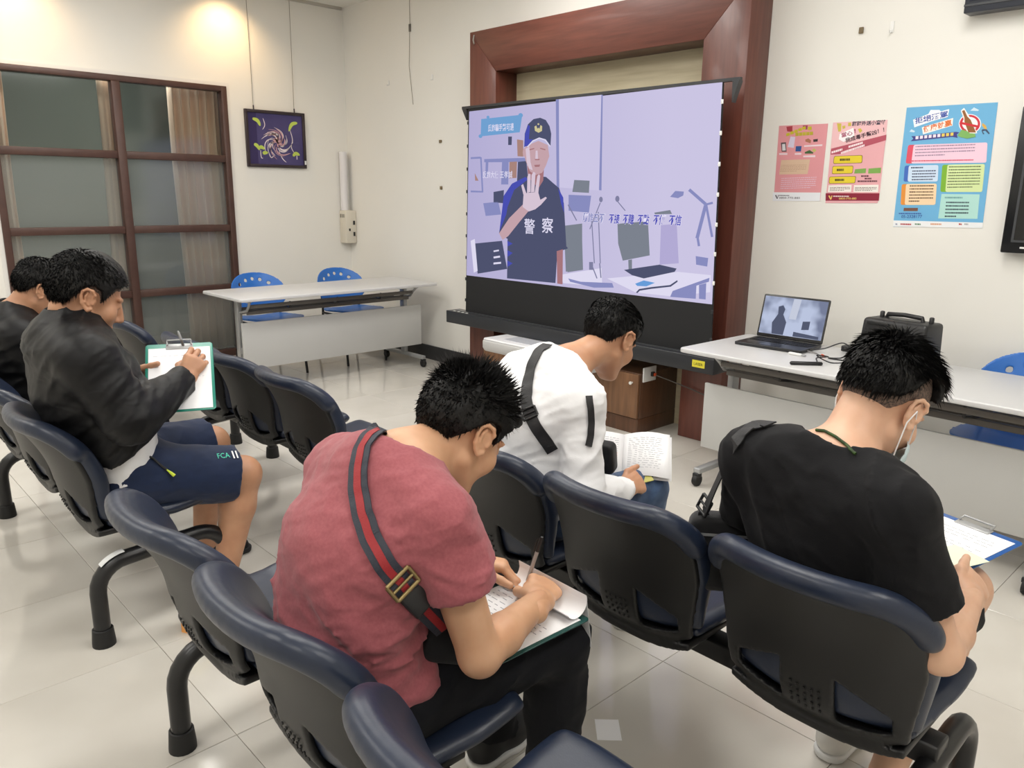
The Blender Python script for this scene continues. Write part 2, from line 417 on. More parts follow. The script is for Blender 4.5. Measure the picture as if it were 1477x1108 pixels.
gl = nt.nodes.new('ShaderNodeBsdfGlossy'); gl.inputs['Roughness'].default_value = 0.09; gl.inputs['Color'].default_value = (0.8, 0.82, 0.82, 1)
lw = nt.nodes.new('ShaderNodeFresnel'); lw.inputs['IOR'].default_value = 1.6
mx = nt.nodes.new('ShaderNodeMixShader'); nt.links.new(lw.outputs[0], mx.inputs[0]); nt.links.new(tr.outputs[0], mx.inputs[1]); nt.links.new(gl.outputs[0], mx.inputs[2])
nt.links.new(mx.outputs[0], nt.nodes['Material Output'].inputs[0])
m_frost = m_glass.copy(); m_frost.name = 'window_glass_filmed'; nt = m_frost.node_tree
df = nt.nodes.new('ShaderNodeBsdfDiffuse'); df.inputs[0].default_value = (0.62, 0.66, 0.65, 1); mx2 = nt.nodes.new('ShaderNodeMixShader'); mx2.inputs[0].default_value = 0.14
old = [n for n in nt.nodes if n.type == 'MIX_SHADER' and n != mx2][0]; nt.links.new(old.outputs[0], mx2.inputs[1]); nt.links.new(df.outputs[0], mx2.inputs[2]); nt.links.new(mx2.outputs[0], nt.nodes['Material Output'].inputs[0])
for (a, b) in ((WY0+0.05, MY0), (MY1, WY1-0.05)):
    for r in range(4):
        z0 = ROWS[r]+(0.06 if r else 0); z1 = ROWS[r+1]
        MB().box2((-0.045, a-0.004, z0-0.004), (-0.039, b+0.004, z1+0.004)).build('pane', m_glass if r == 3 else m_frost, win)
struct(MB().box2((X0, WY1, 0), (X0+0.006, WY1+0.03, WZ1)).box2((X0, WY0-0.03, 0), (X0+0.006, WY0, WZ1)).box2((X0, WY0-0.03, WZ1), (X0+0.006, WY1+0.03, WZ1+0.03)).build('trim_2', m_trimw))
m_curt = mat('curtain_cloth', rgb(236, 204, 178), 0.85, sheen=0.2, bump=0.1, bscale=300)
def curtain(y0, y1, folds, label, seed, amp=0.035):
    P = []; F = []; n = folds*10; rnd = random.Random(seed)
    ph = [rnd.uniform(-0.6, 0.6) for _ in range(folds+1)]
    nz = 14
    for k in range(nz):
        z = 0.05+(2.45-0.05)*k/(nz-1)
        for i in range(n+1):
            t = i/n; a = amp*(1.15-0.3*k/nz)
            P.append((-7.2+a*math.sin(2*math.pi*folds*t+ph[int(t*folds) if t < 1 else folds]*0.5+0.3*math.sin(z*1.3+seed)), y0+(y1-y0)*t+0.012*math.sin(z*2+seed), z))
    for k in range(nz-1):
        for i in range(n): a = k*(n+1)+i; F.append((a, a+1, a+n+2, a+n+1))
    o = MB().add(P, F).build('curtain', m_curt, None, smooth=True); tag(o, label, 'curtain', 'curtains behind the glass partition')
    s = o.modifiers.new('thick', 'SOLIDIFY'); s.thickness = 0.003
curtain(2.70, 3.14, 6, 'beige curtain behind the glass beside the framed picture', 1.0)
curtain(1.22, 1.47, 4, 'beige curtain behind the glass at the left edge', 2.0)
curtain(2.12, 2.28, 2, 'narrow pinkish curtain bunched behind the middle mullion', 3.5, 0.02)

# ---------------------------------------------------------------- ceiling lights
m_fix = mat('fixture_metal', rgb(225, 225, 222), 0.35, metal=0.2)
m_diff = flat_emit('fluorescent_glow', (1.0, 0.965, 0.91), 6.0)
TROFFER_AT = ['above the glass partition', 'above the corner table', 'above the bowed man in pink', 'nearest the right wall', 'at the far left behind the camera', 'behind the camera, second from the left', 'right behind the camera', 'at the far right behind the camera', 'in front of the mahogany surround', 'in front of the posters, added to brighten the end wall']
for i, (lx, ly) in enumerate(TROFFERS):
    t = empty('ceiling_light', (lx, ly, Z1), 0, 'three-tube fluorescent ceiling fitting '+TROFFER_AT[i], 'ceiling light', 'ceiling light fittings')
    f = MB(); f.box2((-0.31, -0.62, -0.03), (-0.285, 0.62, 0)).box2((0.285, -0.62, -0.03), (0.31, 0.62, 0)).box2((-0.285, -0.62, -0.03), (0.285, -0.595, 0)).box2((-0.285, 0.595, -0.03), (0.285, 0.62, 0))
    f.build('frame', m_fix, t)
    for x in (-0.17, 0, 0.17):
        MB().tube([(x, -0.58, -0.02), (x, 0.58, -0.02)], 0.014, 8).build('tube_lamp', m_diff, t)
m_warm = flat_emit('warm_glow', (1.0, 0.7, 0.38), 8.0)
for (lx, ly), nm in zip(SPOTS, ('beside the framed picture', 'above the glass partition')):
    t = empty('downlight', (lx, ly, Z1), 0, 'warm recessed ceiling downlight '+nm, 'downlight', 'warm downlights')
    MB().lathe([(0.035, 0.0), (0.06, 0.0), (0.06, -0.012), (0.045, -0.014), (0.035, -0.004)]).build('ring', m_fix, t, smooth=True)
    MB().lathe([(0.001, -0.002), (0.034, -0.002), (0.034, -0.006), (0.001, -0.006)]).build('bulb', m_warm, t)

# ---------------------------------------------------------------- wooden surround on the end wall
def wood(name, c, c2, axis, rough=0.38, scale=3.0):
    st = {'x': (1.2, 14, 14), 'z': (14, 14, 1.2)}[axis]
    return mat(name, c, rough, c2=c2, vscale=scale, stretch=st, detail=6, bump=0.03, bscale=6, coat=0.08)
m_maho_v = wood('mahogany_upright', rgb(108, 60, 48), rgb(88, 46, 37), 'z'); m_maho_h = wood('mahogany_across', rgb(108, 60, 48), rgb(88, 46, 37), 'x')
RX = np.array([[1., 0, 0], [0, 0, -1], [0, 1, 0]])       # polygon in x/z, pushed along -y
PF, PB = 4.10, 4.326
sur = empty('wooden_surround', (-3.67, PB, 0), 0, 'mahogany portal surround fixed to the wall around the projection screen', 'surround')
def pr(poly, y0, y1, o=(-3.67, PB, 0)): return MB().prism([(p[0]-o[0], p[1]) for p in poly], -(y1-o[1]), -(y0-o[1]), RX)
XL0, XL1, XR0, XR1, ZI, ZO = -4.852, -4.558, -2.772, -2.482, 2.382, 2.68
g_ = 0.0012
pr([(XL0, 0.002), (XL1, 0.002), (XL1, ZI-g_), (XL0, ZO-g_)], PF, PB).build('post', m_maho_v, sur, bevel=0.002)
pr([(XR0, 0.002), (XR1, 0.002), (XR1, ZO-g_), (XR0, ZI-g_)], PF, PB).build('post', m_maho_v, sur, bevel=0.002)
pr([(XL0, ZO), (XL1, ZI), (XR0, ZI), (XR1, ZO)], PF, PB).build('lintel', m_maho_h, sur, bevel=0.002)
m_panel = mat('beige_panel', rgb(214, 203, 174), 0.6, c2=rgb(196, 184, 152), vscale=3, stretch=(1, 10, 14), detail=5)
pr([(XL1, 0.0), (XR0, 0.0), (XR0, ZI), (XL1, ZI)], PB-0.012, PB).build('back_panel', m_panel, sur)
m_hook = mat('steel_hook', rgb(190, 188, 182), 0.3, metal=0.8)
MB().tube([(-4.80+3.67, PF-PB-0.004, 2.655), (-4.80+3.67, PF-PB-0.012, 2.62), (-4.785+3.67, PF-PB-0.016, 2.59)], 0.006, 6).build('hook', m_hook, sur)

# low cabinet under the screen
m_cab = wood('walnut_front', rgb(134, 96, 66), rgb(104, 72, 50), 'z'); m_cabd = wood('walnut_side', rgb(100, 68, 48), rgb(80, 54, 38), 'z')
CX0, CX1, CY0, CY1 = -4.45, -2.95, 3.895, 4.312
cab = empty('low_cabinet', (CX0, CY0, 0), 0, 'low walnut cabinet standing inside the mahogany surround under the screen', 'cabinet')
W_ = CX1-CX0; D_ = CY1-CY0
MB().box2((0.012, 0.012, 0), (W_-0.0, D_, 0.10)).build('plinth', m_cabd, cab, bevel=0.002)
MB().box2((0, 0.02, 0.102), (W_, D_, 0.40)).build('body', m_cabd, cab, bevel=0.002)
for k in range(3):
    d = MB().box2((0.004+k*W_/3, 0.0, 0.106), ((k+1)*W_/3-0.004, 0.019, 0.396)).build('door', m_cab, cab, bevel=0.002)
    xk = (k+1)*W_/3-0.05
    MB().lathe([(0.006, 0), (0.006, 0.012), (0.011, 0.016), (0.011, 0.024), (0.004, 0.027)], (xk, 0.0, 0.34), rotx(math.radians(90)), 12).build('knob', mat('knob_white', rgb(225, 222, 215), 0.3), d, smooth=True)
# socket plate on the cabinet side
m_plast = mat('white_plastic', rgb(232, 232, 230), 0.35)
m_red = mat('orange_red_plug', rgb(214, 84, 40), 0.4)
m_blackp = mat('black_plastic', rgb(26, 26, 28), 0.42, bump=0.08, bscale=400)
sk = empty('wall_socket', (CX1, 4.0, 0.395), 0, 'white socket plate with orange plug on the side of the low cabinet', 'socket')
MB().box2((0.001, -0.07, -0.05), (0.012, 0.06, 0.045)).build('plate', m_plast, sk, bevel=0.003)
MB().box2((0.012, 0.0, -0.018), (0.03, 0.026, 0.012)).build('plug', m_blackp, sk, bevel=0.003)
MB().box2((0.03, 0.006, -0.014), (0.045, 0.022, 0.006)).build('plug_tip', m_red, sk, bevel=0.003)
cord = MB().tube([(CX1+0.045, 4.014, 0.388), (CX1+0.12, 4.06, 0.36), (CX1+0.25, 4.085, 0.33), (CX1+0.4, 4.088, 0.30), (CX1+0.5, 4.07, 0.29), (-2.36, 4.0, 0.27)], 0.004, 6).build('power_cord', mat('grey_cord', rgb(90, 84, 80), 0.5), None, smooth=True)
tag(cord, 'thin grey power cord strung from the socket across the mahogany post', 'cord')
# white projector unit resting on the cabinet
m_projg = mat('projector_grey', rgb(196, 196, 196), 0.5); m_projw = mat('projector_white', rgb(236, 236, 238), 0.4)
pj = empty('projector', (-3.66, 3.80, 0.40), 0, 'white flat projector with grey front on the low cabinet below the screen', 'projector')
RYZ = np.array([[0, 0, 1.], [1, 0, 0], [0, 1, 0]])        # polygon in y/z pushed along x
MB().prism([(-0.17, 0.03), (-0.15, 0.0), (0.14, 0.0), (0.14, 0.085), (-0.17, 0.085)], -0.5, 0.5, RYZ).build('body', m_projg, pj, bevel=0.012, bseg=3)
MB().prism([(-0.165, 0.086), (0.14, 0.086), (0.14, 0.098), (-0.155, 0.098)], -0.495, 0.495, RYZ).build('top_cover', m_projw, pj, bevel=0.004)
MB().box2((-0.35, -0.10, 0.0985), (0.2, 0.05, 0.101)).build('lens_window', mat('projector_pane', rgb(205, 207, 214), 0.15), pj)

# ---------------------------------------------------------------- projection screen
YS = 3.93
m_case = mat('screen_case_black', rgb(40, 42, 46), 0.38); m_fab = mat('screen_fabric_black', rgb(18, 19, 22), 0.7)
scr = empty('projection_screen', (-3.62, YS, 0.50), 0, 'floor-rising projection screen showing a man in a cap raising his palm', 'projection screen')
so = np.array((-3.62, YS, 0.50))
MB().box2((-1.24, -0.07, 0.0), (1.225, 0.07, 0.095)).build('case', m_case, scr, bevel=0.004)
MB().box2((-1.18, -0.03, 0.0955), (1.2, 0.045, 0.10)).build('slot_cover', mat('case_top_grey', rgb(78, 80, 84), 0.3, metal=0.4), scr)
for s_, x_ in ((-1, -1.12), (1, 1.06)):
    MB().box2((x_-0.06, 0.07, -0.01), (x_+0.06, 0.166, 0.03)).build('wall_bracket', m_case, scr)
MB().box2((1.08, -0.072, 0.03), (1.165, -0.0702, 0.072)).build('yellow_label', mat('label_yellow', rgb(225, 212, 60), 0.5), scr)
text('label_print', 'LASER', 0.02, mat('label_ink', rgb(60, 60, 20), 0.5), scr, np.array((1.122, -0.0722, 0.05)), (1, 0, 0), (0, 0, 1), width=0.06)
for k in range(4):
    MB().box2((-1.17+0.05*k, -0.055, 0.0952), (-1.15+0.05*k, -0.04, 0.098)).build('button', m_plast, scr)
MB().box2((-1.11, -0.012, 1.61), (1.215, 0.012, 1.628)).build('top_bar', m_case, scr)
MB().prism([(-1.11, 1.61), (-1.06, 1.61), (-1.06, 1.53)], -0.01, 0.01, RX).build('bracket', m_case, scr)
MB().prism([(1.215, 1.61), (1.175, 1.61), (1.18, 1.50)], -0.02, 0.02, RX).build('bracket', m_case, scr)
def emap(nm, c, k=1.0): return flat_emit('screen_'+nm, rgb(*c), k)
E_bg = bpy.data.materials.new('screen_picture'); E_bg.use_nodes = True
nt = E_bg.node_tree; nt.nodes.remove(nt.nodes['Principled BSDF']); e_ = nt.nodes.new('ShaderNodeEmission')
tc = nt.nodes.new('ShaderNodeTexCoord'); sp = nt.nodes.new('ShaderNodeSeparateXYZ'); rp = nt.nodes.new('ShaderNodeValToRGB'); nz = nt.nodes.new('ShaderNodeTexNoise'); nz.inputs['Scale'].default_value = 3.0
mr = nt.nodes.new('ShaderNodeMapRange'); mr.inputs['From Min'].default_value = -1.0; mr.inputs['From Max'].default_value = 1.2
nt.links.new(tc.outputs['Object'], sp.inputs[0]); nt.links.new(sp.outputs['X'], mr.inputs['Value']); nt.links.new(mr.outputs[0], rp.inputs[0])
rp.color_ramp.elements[0].color = (*rgb(180, 174, 212), 1); rp.color_ramp.elements[1].color = (*rgb(203, 197, 227), 1); rp.color_ramp.elements[1].position = 0.8
nt.links.new(rp.outputs[0], e_.inputs[0]); nt.links.new(e_.outputs[0], nt.nodes['Material Output'].inputs[0])
C4 = [at_y(678, 161, YS), at_y(1043, 118, YS), at_y(1028, 439, YS), at_y(674, 397, YS)]
pic = MB().prism([((p-so)[0], (p-so)[2]) for p in C4], 0.0065, 0.008, RX).build('picture', E_bg, scr)
fx0, fx1 = (C4[3]-so)[0]-0.012, (C4[2]-so)[0]+0.012
MB().prism([(fx0, 0.10), (fx1, 0.10), ((C4[1]-so)[0]+0.004, 1.612), ((C4[0]-so)[0]-0.012, 1.612)], -0.006, 0.006, RX).build('fabric', m_fab, scr)
for k in range(9):
    z_ = 0.19+0.165*k; t_ = (z_-0.37)/(1.61-0.37); xr_ = fx1+((C4[1]-so)[0]+0.004-fx1)*(z_-0.1)/1.512; xl_ = fx0+((C4[0]-so)[0]-0.012-fx0)*(z_-0.1)/1.512
    MB().box2((xr_-0.006, -0.011, z_-0.012), (xr_+0.008, -0.004, z_+0.012)).build('tension_tab', m_plast if k > 1 else m_case, scr, bevel=0.002)
    MB().box2((xl_-0.008, -0.011, z_-0.012), (xl_+0.006, -0.004, z_+0.012)).build('tension_tab', m_case, scr, bevel=0.002)
def pp(pts, ox, oy, sc): return [(ox+x/sc, oy+y/sc) for x, y in pts]
A_ = lambda pts: pp(pts, 670, 120, 3.695)       # measured on two enlargements of the screen
B_ = lambda pts: pp(pts, 820, 230, 5.275)
def shape(nm, polys, m, layer):
    for P in polys:
        q = [at_y(u, v, YS)-so for u, v in P]
        MB().prism([(p[0], p[2]) for p in q], 0.008+0.0006*layer, 0.0084+0.0006*layer, RX).build(nm, m, pic)
def circ(cx, cy, r, n=14, ry=None): return [(cx+r*math.cos(2*math.pi*i/n), cy+(ry or r)*math.sin(2*math.pi*i/n)) for i in range(n)]
def line_(a, b, w):
    a = np.array(a, float); b = np.array(b, float); t = unit(b-a); n = np.array((-t[1], t[0]))*w/2
    return [tuple(a+n), tuple(b+n), tuple(b-n), tuple(a-n)]
e_wall = emap('pale', (178, 170, 212)); e_white = emap('white', (222, 218, 240)); e_grey = emap('grey', (124, 130, 142)); e_navy = emap('navy', (78, 82, 110)); e_blue = emap('blue', (74, 80, 176))
e_skin = emap('skin', (196, 162, 170)); e_skin2 = emap('skin_light', (214, 196, 212)); e_line = emap('line', (128, 128, 160)); e_ban = emap('banner', (112, 160, 208)); e_gold = emap('gold', (206, 196, 150)); e_skin3 = emap('skin_shade', (166, 118, 124)); e_mid = emap('midblue', (136, 140, 190)); e_brown = emap('brown', (168, 132, 124))
e_bluel = emap('bright_blue', (104, 156, 216))
shape('whiteboard', [A_([(500, 85), (735, 55), (720, 572), (512, 556)])], emap('board', (204, 198, 228)), 1)
shape('whiteboard_edge', [A_([(492, 84), (508, 84), (510, 560), (496, 556)]), A_([(722, 570), (735, 572), (742, 60), (735, 60)])], e_mid, 2)
shape('shelf', [A_([(110, 405), (330, 398), (330, 420), (110, 422)]), A_([(38, 395), (90, 392), (96, 402), (38, 405)]), A_([(88, 395), (96, 395), (105, 580), (97, 580)]), A_([(38, 572), (104, 575), (104, 583), (38, 582)]), A_([(118, 420), (132, 420), (128, 500), (116, 500)]), A_([(205, 420), (240, 418), (238, 540), (200, 540)])], e_mid, 1)
shape('shelf_items', [A_([(285, 300), (318, 305), (318, 392), (288, 390)]), A_([(245, 420), (285, 418), (282, 505), (243, 508)]), A_([(60, 480), (80, 520), (62, 520)])], e_brown, 2)
shape('shelf_bottles', [A_([(238, 285), (258, 285), (256, 330), (238, 330)]), A_([(290, 420), (335, 415), (345, 520), (285, 525)]), A_([(160, 580), (215, 570), (212, 640), (160, 635)])], e_navy, 2)
shape('office_chair', [A_([(590, 516), (672, 520), (668, 585), (580, 580)])], e_grey, 2)
shape('office_chair_back', [A_([(560, 595), (680, 600), (668, 690), (560, 680)]), A_([(105, 640), (185, 632), (200, 700), (118, 708)])], e_mid, 2)
shape('left_chair', [A_([(55, 855), (205, 840), (232, 990), (75, 1015)])], e_navy, 2)
shape('left_chair_slats', [A_([(160, 892), (188, 887), (189, 895), (161, 900)]), A_([(160, 924), (194, 919), (195, 929), (161, 934)]), A_([(160, 956), (200, 952), (200, 962), (160, 966)]), A_([(38, 840), (60, 830), (75, 1000), (55, 1010)])], e_white, 3)
shape('left_monitor', [A_([(535, 760), (632, 748), (632, 985), (545, 1005)])], e_grey, 2)
shape('desk', [A_([(520, 1020), (735, 985), (739, 1085), (530, 1065)])], e_white, 1)
# the man in the cap
shape('torso', [A_([(232, 1040), (235, 830), (190, 800), (215, 600), (255, 540), (345, 490), (440, 500), (510, 560), (535, 640), (548, 870), (560, 880), (500, 900), (490, 1065)])], e_navy, 3)
shape('shirt_sheen', [A_([(192, 790), (215, 600), (260, 535), (330, 500), (345, 512), (270, 570), (235, 660), (228, 700)]), A_([(505, 560), (532, 610), (536, 690), (520, 640)]), A_([(234, 840), (262, 855), (236, 870)]), A_([(234, 890), (262, 905), (236, 925)]), A_([(234, 945), (262, 960), (236, 978)])], e_blue, 4)
shape('right_arm', [A_([(497, 895), (530, 885), (528, 1072), (500, 1068)])], e_skin3, 4)
shape('neck', [A_([(340, 440), (430, 440), (425, 520), (400, 560), (345, 500)])], e_skin3, 4)
shape('face', [A_([(328, 345), (345, 330), (400, 308), (450, 330), (458, 390), (440, 440), (420, 478), (385, 490), (355, 470), (338, 430), (328, 400)])], e_skin, 5)
shape('face_light', [A_([(332, 350), (352, 340), (358, 420), (370, 465), (350, 455), (338, 420)]), A_([(386, 360), (396, 360), (398, 405), (384, 405)])], e_skin2, 6)
shape('face_features', [A_([(352, 352), (378, 346), (378, 352), (354, 358)]), A_([(410, 345), (438, 352), (437, 358), (410, 351)]), A_([(378, 436), (410, 434), (405, 446), (382, 447)]), A_([(380, 404), (408, 404), (404, 411), (384, 411)])], e_skin3, 6)
shape('ear', [A_(circ(325, 370, 9, 10, 24))], e_skin, 4)
shape('cap', [A_([(325, 340), (328, 270), (345, 220), (375, 192), (410, 185), (440, 197), (460, 230), (469, 270), (465, 335), (440, 300), (405, 290), (370, 305), (345, 335)])], e_navy, 7)
shape('cap_side', [A_([(326, 338), (330, 270), (346, 222), (356, 230), (350, 300), (372, 300), (345, 335)])], e_blue, 8)
shape('cap_brim_edge', [A_([(340, 338), (370, 306), (405, 290), (438, 300), (465, 334), (462, 340), (436, 306), (405, 296), (372, 312), (345, 342)])], e_white, 8)
shape('cap_badge', [A_([(380, 232), (390, 226), (395, 244), (401, 238), (407, 244), (412, 224), (421, 230), (420, 255), (402, 265), (383, 255)]), A_(circ(401, 219, 5, 8))], e_gold, 8)
shape('raised_arm', [A_([(192, 800), (245, 720), (320, 645), (350, 680), (300, 740), (240, 815), (210, 835)])], e_skin, 9)
shape('raised_palm', [A_([(322, 600), (340, 585), (400, 580), (412, 622), (440, 606), (447, 612), (415, 648), (385, 672), (350, 684), (318, 660)]),
    A_([(310, 545), (320, 538), (338, 590), (324, 604)]), A_([(343, 500), (350, 482), (360, 486), (360, 580), (341, 585)]), A_([(365, 490), (376, 472), (386, 480), (380, 580), (362, 582)]), A_([(396, 496), (404, 485), (411, 494), (401, 585), (382, 582)])], e_skin2, 10)
for ch, (u, v) in zip('警察', ((765.5, 326.5), (791.5, 325))):
    o_ = at_y(u, v, YS)-so; o_[1] = -0.0118; text('uniform_lettering', ch, 0.1, e_white, pic, o_, (1, 0, 0), (0, 0, 1), height=0.105, bold=0.01)
shape('banner', [A_([(95, 192), (300, 170), (312, 180), (300, 262), (92, 284)]), A_(circ(305, 172, 12)), A_(circ(91, 283, 10)), A_(circ(131, 182, 8))], e_ban, 4)
o_ = at_y(724, 184, YS)-so; o_[1] = -0.0114; text('banner_lettering', '反詐騙手勢可遇', 0.1, e_white, pic, o_, (1, 0, -0.012), (0, 0, 1), width=0.27, height=0.05, bold=0.015)
o_ = at_y(719, 252, YS)-so; o_[1] = -0.0114; text('caption_lettering', '反詐大使 王孝誠', 0.1, e_white, pic, o_, (1, 0, 0.0), (0, 0, 1), width=0.32, height=0.05, bold=0.01)
# right half of the picture
shape('right_monitor', [B_([(380, 490), (612, 470), (625, 730), (420, 770), (385, 640)]), B_([(462, 765), (490, 760), (490, 850), (465, 860)])], e_grey, 2)
shape('keyboard', [B_([(430, 840), (700, 800), (830, 830), (815, 855), (580, 905), (490, 880)])], e_navy, 3)
shape('desk_right', [B_([(300, 905), (840, 855), (1090, 880), (1085, 1010), (780, 1040), (520, 1012)])], e_white, 1)
shape('desk_front', [B_([(800, 1000), (1080, 900), (1075, 930), (980, 960), (975, 1060), (780, 1045)]), B_([(1000, 955), (1055, 940), (1050, 1065), (1000, 1060)])], e_mid, 2)
shape('chair_arm', [B_([(520, 1012), (545, 985), (640, 970), (780, 955), (835, 918), (838, 930), (785, 968), (640, 984), (550, 998), (532, 1016)])], e_navy, 3)
shape('blue_pad', [B_([(515, 945), (580, 920), (665, 938), (600, 965), (530, 962)])], e_bluel, 3)
shape('cloth_on_desk', [B_([(5, 905), (100, 930), (340, 940), (352, 975), (200, 975), (20, 930)])], e_mid, 3)
shape('desk_lamp', [B_(line_((925, 230), (1050, 340), 24)), B_(line_((1050, 350), (985, 600), 26)), B_(line_((1055, 350), (1100, 590), 18)), B_([(780, 285), (820, 240), (885, 245), (880, 275), (840, 295)]), B_([(975, 735), (1070, 750), (1062, 815), (978, 800)]), B_(line_((1045, 345), (1105, 330), 16)), B_(line_((990, 600), (1000, 660), 18))], e_mid, 2)
shape('tripod_lamp', [B_(line_((185, 470), (205, 790), 7)), B_(line_((235, 400), (250, 790), 7)), B_(line_((250, 330), (170, 530), 7)), B_(line_((365, 300), (440, 390), 7)), B_(line_((180, 790), (225, 905), 8)), B_(line_((245, 790), (255, 900), 8)), B_(line_((5, 345), (70, 465), 8)), B_(circ(255, 305, 14, 10, 22)), B_(circ(380, 300, 16, 10, 24)), B_([(165, 780), (195, 780), (195, 840), (165, 840)])], e_line, 4)
shape('folded_screen', [B_([(660, 405), (780, 385), (795, 415), (665, 418)])], e_grey, 2)
shape('glass_panel', [B_([(710, 500), (830, 490), (845, 790), (700, 800)])], e_wall, 1)
shape('left_monitor_edge', [B_([(0, 505), (108, 490), (118, 840), (0, 858)])], e_grey, 3)
e_txt = emap('caption_blue', (66, 68, 178)); e_halo = emap('caption_halo', (232, 228, 248))
for (s_, u, v, w_) in (('防詐五不', 858, 314, 0.185), ('不接', 888, 315.5, 0.088), ('不聽', 908.5, 316, 0.088), ('不點', 930, 316.5, 0.09), ('不傳', 953, 317, 0.09), ('不信', 976, 317.5, 0.092)):
    o_ = at_y(u, v, YS)-so; o_[1] = -0.0118
    text('caption_halo', s_, 0.1, e_halo, pic, o_, (1, 0, 0), (0, 0, 1), width=w_*1.05, height=0.067, bold=0.028, shear=0.15)
    o_[1] = -0.0134
    text('caption_lettering', s_, 0.1, e_txt if s_ != '防詐五不' else e_mid, pic, o_, (1, 0, 0), (0, 0, 1), width=w_, height=0.062, bold=0.014, shear=0.15)
# ================================================================ linked seating
m_vinyl = mat('navy_vinyl', rgb(32, 41, 60), 0.36, spec=0.5, var=0.12, vscale=9, bump=0.12, bscale=260, bdist=0.0015)
m_shell = mat('black_shell', rgb(17, 17, 18), 0.45, bump=0.15, bscale=700, bdist=0.0006)
m_tube = mat('black_tube', rgb(24, 24, 26), 0.33, var=0.1)
m_rub = mat('rubber_foot', rgb(20, 20, 21), 0.6)
m_sticker = mat('white_sticker', rgb(228, 230, 230), 0.5)
PROF = np.array([(0.30, 0.372), (0.24, 0.376), (0.185, 0.396), (0.150, 0.44), (0.132, 0.50), (0.118, 0.57), (0.095, 0.64), (0.060, 0.71), (0.018, 0.77), (0.0, 0.795)])
_PC = np.polyfit(PROF[2:, 1], PROF[2:, 0], 5)
def prof_y(z): return np.polyval(_PC, np.clip(z, 0.385, 0.81))
def curve_y(x, z): return prof_y(z)+(0.035+0.03*np.clip((z-0.4)/0.4, 0, 1))*np.abs(x/0.23)**2.2
def rr2(x, z, cx, cz, hx, hz, r):
    qx = np.abs(x-cx)-hx+r; qz = np.abs(z-cz)-hz+r
    return np.sqrt(np.maximum(qx, 0)**2+np.maximum(qz, 0)**2)+np.minimum(np.maximum(qx, qz), 0)-r
def outline(X, Z, grow=0.0):
    """back outline: rounded upper corners, slightly narrower and rounded towards the seat"""
    hw = 0.230-0.028*np.clip((0.60-Z)/0.2, 0, 1)+grow
    zt = 0.792+grow; r = 0.095
    qx = np.abs(X)-hw+r; qz = Z-zt+r
    top = np.sqrt(np.maximum(qx, 0)**2+np.maximum(qz, 0)**2)+np.minimum(np.maximum(qx, qz), 0)-r
    return np.maximum(top, np.abs(X)-hw)
def low_edge(X): return 0.386+0.045*np.abs(X/0.2)**2.4
def shell_mesh():
    f = Field((-0.27, -0.05, 0.34), (0.27, 0.40, 0.84), 0.0052)
    sl, X, Y, Z = f.blk(f.lo, f.lo+f.h*f.n)
    Yc = curve_y(X, Z); dz = 0.006
    slope = np.abs((curve_y(X, Z+dz)-curve_y(X, Z-dz))/(2*dz))
    d = np.abs(Y-Yc)/np.sqrt(1+slope**2)-0.0085
    o = np.maximum(outline(X, Z, -0.004), low_edge(X)-Z)
    ax = np.abs(X)
    h_ = np.maximum(np.maximum(0.062-ax, ax-0.172), np.maximum(low_edge(X)+0.030-Z, Z-(0.535-0.42*(ax-0.062))))
    o = np.maximum(o, -h_)
    F1 = np.maximum(d, o)
    pan = np.maximum(np.abs(Z-(0.372+0.045*np.abs(X/0.22)**2.5))-0.010, np.maximum(np.abs(X)-0.2, np.maximum(0.17-Y, Y-0.42)))
    k = 0.02; q = np.clip(0.5+0.5*(F1-pan)/k, 0, 1); f.F[:] = F1*(1-q)+pan*q-k*q*(1-q)
    V, Q = f.net(); return relax(V, Q, 3, 0.4), Q
def backpad_mesh():
    f = Field((-0.28, -0.06, 0.40), (0.28, 0.34, 0.85), 0.0058)
    sl, X, Y, Z = f.blk(f.lo, f.lo+f.h*f.n)
    Yc = curve_y(X, Z)+0.029
    th = 0.018+0.008*np.sin(np.clip((Z-0.45)/0.33, 0, 1)*math.pi)
    slope = np.abs((curve_y(X, Z+0.006)-curve_y(X, Z-0.006))/0.012)
    d = np.abs(Y-Yc)/np.sqrt(1+slope**2)-th
    o = np.maximum(outline(X, Z, 0.006), 0.42+0.03*np.abs(X/0.2)**2-Z)
    k = 0.022; q = np.clip(0.5-0.5*(d-o)/k, 0, 1); f.F[:] = d*(1-q)+o*q+k*q*(1-q)
    P = []
    for a in np.linspace(0, 1, 25):
        t = -1+2*a; x = 0.226*math.sin(t*math.pi/2); x = max(-0.226, min(0.226, x*1.0))
        ax = abs(x); z = 0.786 if ax < 0.132 else 0.786-0.095+math.sqrt(max(0.0, 0.095**2-(ax-0.132)**2))
        P.append((x, float(curve_y(np.array(x), np.array(min(z, 0.79))))+0.012, z-0.004))
    for a, b in zip(P[:-1], P[1:]): f.limb(a, b, 0.023, 0.023, 0.016)
    V, Q = f.net(); return relax(V, Q, 3, 0.5), Q
